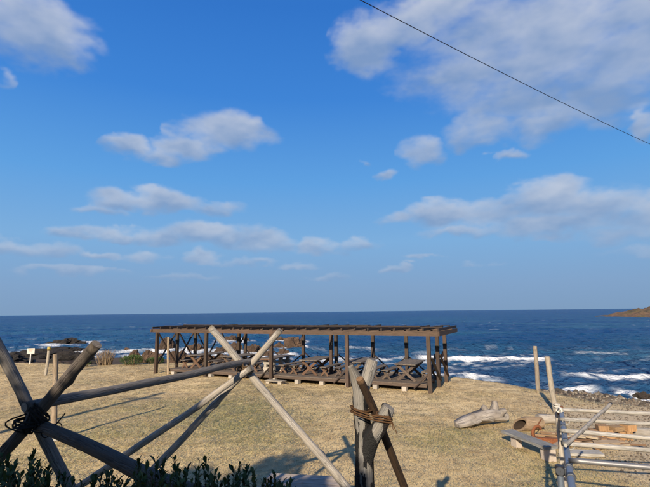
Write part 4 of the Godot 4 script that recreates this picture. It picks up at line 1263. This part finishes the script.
func add_tables() -> void:
	var order := ["rightmost", "second from right", "third from right", "fourth from right", "second from left", "leftmost"]
	var oc := lin(0.19, 0.105, 0.064)
	var gr := lin(0.145, 0.127, 0.115)
	var Z := Vector3(0, 0, 1)
	var X := Vector3(1, 0, 0)
	var deck := 0.278
	for k in 6:
		var u: float = [1.12, 3.3, 5.45, 7.55, 9.75, 11.85][k]
		var p := pg() * Vector3(LONG - u, deck, -1.36)
		var jit := rng.randf_range(-0.05, 0.05)
		var blocks := k == 3
		var t: Node3D
		if blocks: t = thing("picnic_table", "picnic table resting on stacked pale blocks, fourth from the right under the pergola", "table", at(p, PERGOLA_TURN + jit), "tables under the pergola")
		else: t = thing("picnic_table", "grey topped picnic table with crossed legs, %s of the six under the pergola" % order[k], "table", at(p, PERGOLA_TURN + jit), "tables under the pergola")
		var leg := oc.lerp(gr * 0.8, [0.75, 0.8, 0.3, 0.3, 0.6, 0.3][k])
		for b in 5: bar(t, "board", Vector3(-0.34 + 0.17 * b, 0.64, -0.92), Vector3(-0.34 + 0.17 * b, 0.64 + rng.randf_range(-0.003, 0.003), 0.92), 0.162, 0.04, X, M.wood, tone(gr * 1.25, 0.16))
		if blocks:
			for z in [-0.6, 0.0, 0.62]:
				for lay in 5:
					for s in 2:
						var mb := MB.new()
						var lx: float = (-0.2 + 0.4 * s) if lay % 2 == 0 else 0.0
						if lay % 2 == 1 and s == 1: continue
						mb.box(Transform3D(Basis(Vector3.UP, rng.randf_range(-0.06, 0.06)), Vector3(lx, 0.0575 + 0.116 * lay, z)), Vector3(0.13 if lay % 2 == 0 else 0.62, 0.114, 0.14), tone(lin(0.42, 0.37, 0.31), 0.15))
						part(t, "block", mb.mesh(), M.concrete)
			bar(t, "apron", Vector3(-0.42, 0.6, 0.9), Vector3(0.42, 0.6, 0.9), 0.036, 0.05, Vector3(0, 1, 0), M.wood, oc)
		else:
			for z in [-0.66, 0.66]:
				bar(t, "crossbar", Vector3(-0.38, 0.595, z), Vector3(0.38, 0.595, z), 0.045, 0.06, Vector3(0, 1, 0), M.wood, tone(leg, 0.1))
				bar(t, "leg", Vector3(-0.36, 0.0, z + 0.055), Vector3(0.34, 0.60, z + 0.055), 0.10, 0.045, X, M.wood, tone(leg, 0.15))
				bar(t, "leg", Vector3(0.36, 0.0, z + 0.105), Vector3(-0.34, 0.60, z + 0.105), 0.10, 0.045, X, M.wood, tone(leg, 0.15))
			bar(t, "stretcher", Vector3(0, 0.30, -0.7), Vector3(0, 0.30, 0.7), 0.09, 0.045, X, M.wood, tone(leg, 0.15))
		for side in [-1.0, 1.0]:
			var bx: float = LONG - u + side * 0.77
			if bx > LONG - 0.3: bx = LONG - 0.32
			var q := pg() * Vector3(bx, deck, -1.36 + rng.randf_range(-0.08, 0.08))
			var s := thing("picnic_bench", "low grey bench on the %s side of the %s" % ["left" if side < 0 else "right", "table on stacked blocks" if blocks else order[k] + " picnic table"], "bench", at(q, PERGOLA_TURN + rng.randf_range(-0.06, 0.06)), "benches under the pergola")
			for b in 2: bar(s, "board", Vector3(-0.075 + 0.15 * b, 0.37, -0.85), Vector3(-0.075 + 0.15 * b, 0.37, 0.85), 0.142, 0.035, X, M.wood, tone(gr * 1.1, 0.16))
			for z in [-0.6, 0.6]:
				bar(s, "crossbar", Vector3(-0.14, 0.335, z), Vector3(0.14, 0.335, z), 0.035, 0.05, Vector3(0, 1, 0), M.wood, tone(leg, 0.1))
				bar(s, "leg", Vector3(-0.18, 0.0, z + 0.05), Vector3(0.13, 0.345, z + 0.05), 0.075, 0.04, X, M.wood, tone(leg, 0.15))
				bar(s, "leg", Vector3(0.18, 0.0, z + 0.095), Vector3(-0.13, 0.345, z + 0.095), 0.075, 0.04, X, M.wood, tone(leg, 0.15))

# ---------------------------------------------------------------- far headland
func add_headland() -> void:
	# a rocky point about three hundred metres off at the right
	var mb := MB.new()
	var nx := 150
	var nz := 40
	for j in nz + 1:
		for i in nx + 1:
			var u := i / float(nx)
			var v := j / float(nz)
			var x := 188.0 + 190.0 * u
			var z := -345.0 + 110.0 * v - 20.0 * u
			var ridge := sin(PI * clampf(v, 0.0, 1.0))
			var prof := 2.4 * ss(0.0, 0.06, u) + 2.6 * ss(0.05, 0.13, u) + 3.2 * ss(0.13, 0.26, u) + 9.0 * ss(0.25, 0.9, u)
			var k := pow(ridge, 0.7) * prof * (1.0 + 0.5 * n_f.get_noise_2d(x * 7.0, z * 7.0)) + 1.1 * n_f.get_noise_2d(x * 22.0, z * 22.0) * ridge
			var c := lin(0.22, 0.135, 0.085).lerp(lin(0.14, 0.115, 0.06), clampf(0.4 + 1.6 * n_f.get_noise_2d(x * 5.0, z * 9.0 + 44.0), 0.0, 1.0)) * (1.0 + 0.5 * n_f.get_noise_2d(x * 40.0, z * 40.0))
			mb.v(Vector3(x, SEA - 0.9 + k * 1.15, z), Vector3.UP, Vector2.ZERO, c)
	var w := nx + 1
	for j in nz + 1:
		for i in w:
			var ex := mb.p[j * w + mini(i + 1, nx)] - mb.p[j * w + maxi(i - 1, 0)]
			var ez := mb.p[mini(j + 1, nz) * w + i] - mb.p[maxi(j - 1, 0) * w + i]
			mb.n[j * w + i] = ez.cross(ex).normalized()
	for j in nz:
		for i in nx:
			var a := j * w + i
			mb.ix.append_array(PackedInt32Array([a, a + 1, a + w, a + 1, a + w + 1, a + w]))
	var o := part(self, "headland_hill", mb.mesh(), M.rock)
	o.set_meta("kind", "structure")

# ---------------------------------------------------------------- scene
func _ready() -> void:
	rng.seed = 20240
	n_a.seed = 4
	n_a.noise_type = FastNoiseLite.TYPE_SIMPLEX_SMOOTH
	n_a.fractal_type = FastNoiseLite.FRACTAL_NONE
	n_a.frequency = 0.01
	n_f.seed = 8
	n_f.noise_type = FastNoiseLite.TYPE_SIMPLEX_SMOOTH
	n_f.fractal_octaves = 4
	n_f.frequency = 0.01
	# camera: eye about three metres above the lawn, tilted up, a little rolled
	var cam := Camera3D.new()
	cam.name = "camera"
	cam.fov = 56.31
	cam.near = 0.05
	cam.far = 20000.0
	cam.transform = Transform3D(Basis(Vector3.RIGHT, atan(68.15 / 455.0)) * Basis(Vector3.BACK, deg_to_rad(-0.643)), Vector3(0, 3, 0))
	add_child(cam)
	cam.current = true
	var env := Environment.new()
	env.background_mode = Environment.BG_SKY
	var sky := Sky.new()
	var pm := PanoramaSkyMaterial.new()
	pm.panorama = make_sky()
	sky.sky_material = pm
	env.sky = sky
	env.tonemap_mode = Environment.TONE_MAPPER_LINEAR
	env.tonemap_exposure = 1.9
	env.sdfgi_enabled = true
	env.ssao_enabled = true
	env.ssil_enabled = true
	var we := WorldEnvironment.new()
	we.name = "environment"
	we.environment = env
	add_child(we)
	var sun := DirectionalLight3D.new()
	sun.name = "sun"
	sun.light_energy = 1.6
	sun.light_color = Color(1.0, 0.93, 0.82)
	sun.light_angular_distance = 0.55
	sun.shadow_enabled = true
	add_child(sun)
	sun.look_at_from_position(Vector3.ZERO, SUN_TO, Vector3.UP)
	make_materials()
	make_ground()
	for r in ROCKS:
		if r[0].y <= -1.5: foam_rocks.append(Vector3(r[0].x, -r[0].z, r[1] * 0.75))
	make_sea()
	add_headland()
	add_rocks()
	add_pergola()
	add_deck()
	add_tables()
	add_log_rack()
	add_forked_post()
	add_pipe_rack()
	add_right_things()
	add_posts()
	add_cable()
	add_shade_trees()
	add_front_shrubs()
	add_shore_shrubs()
	add_beach_stones()
	add_grass()
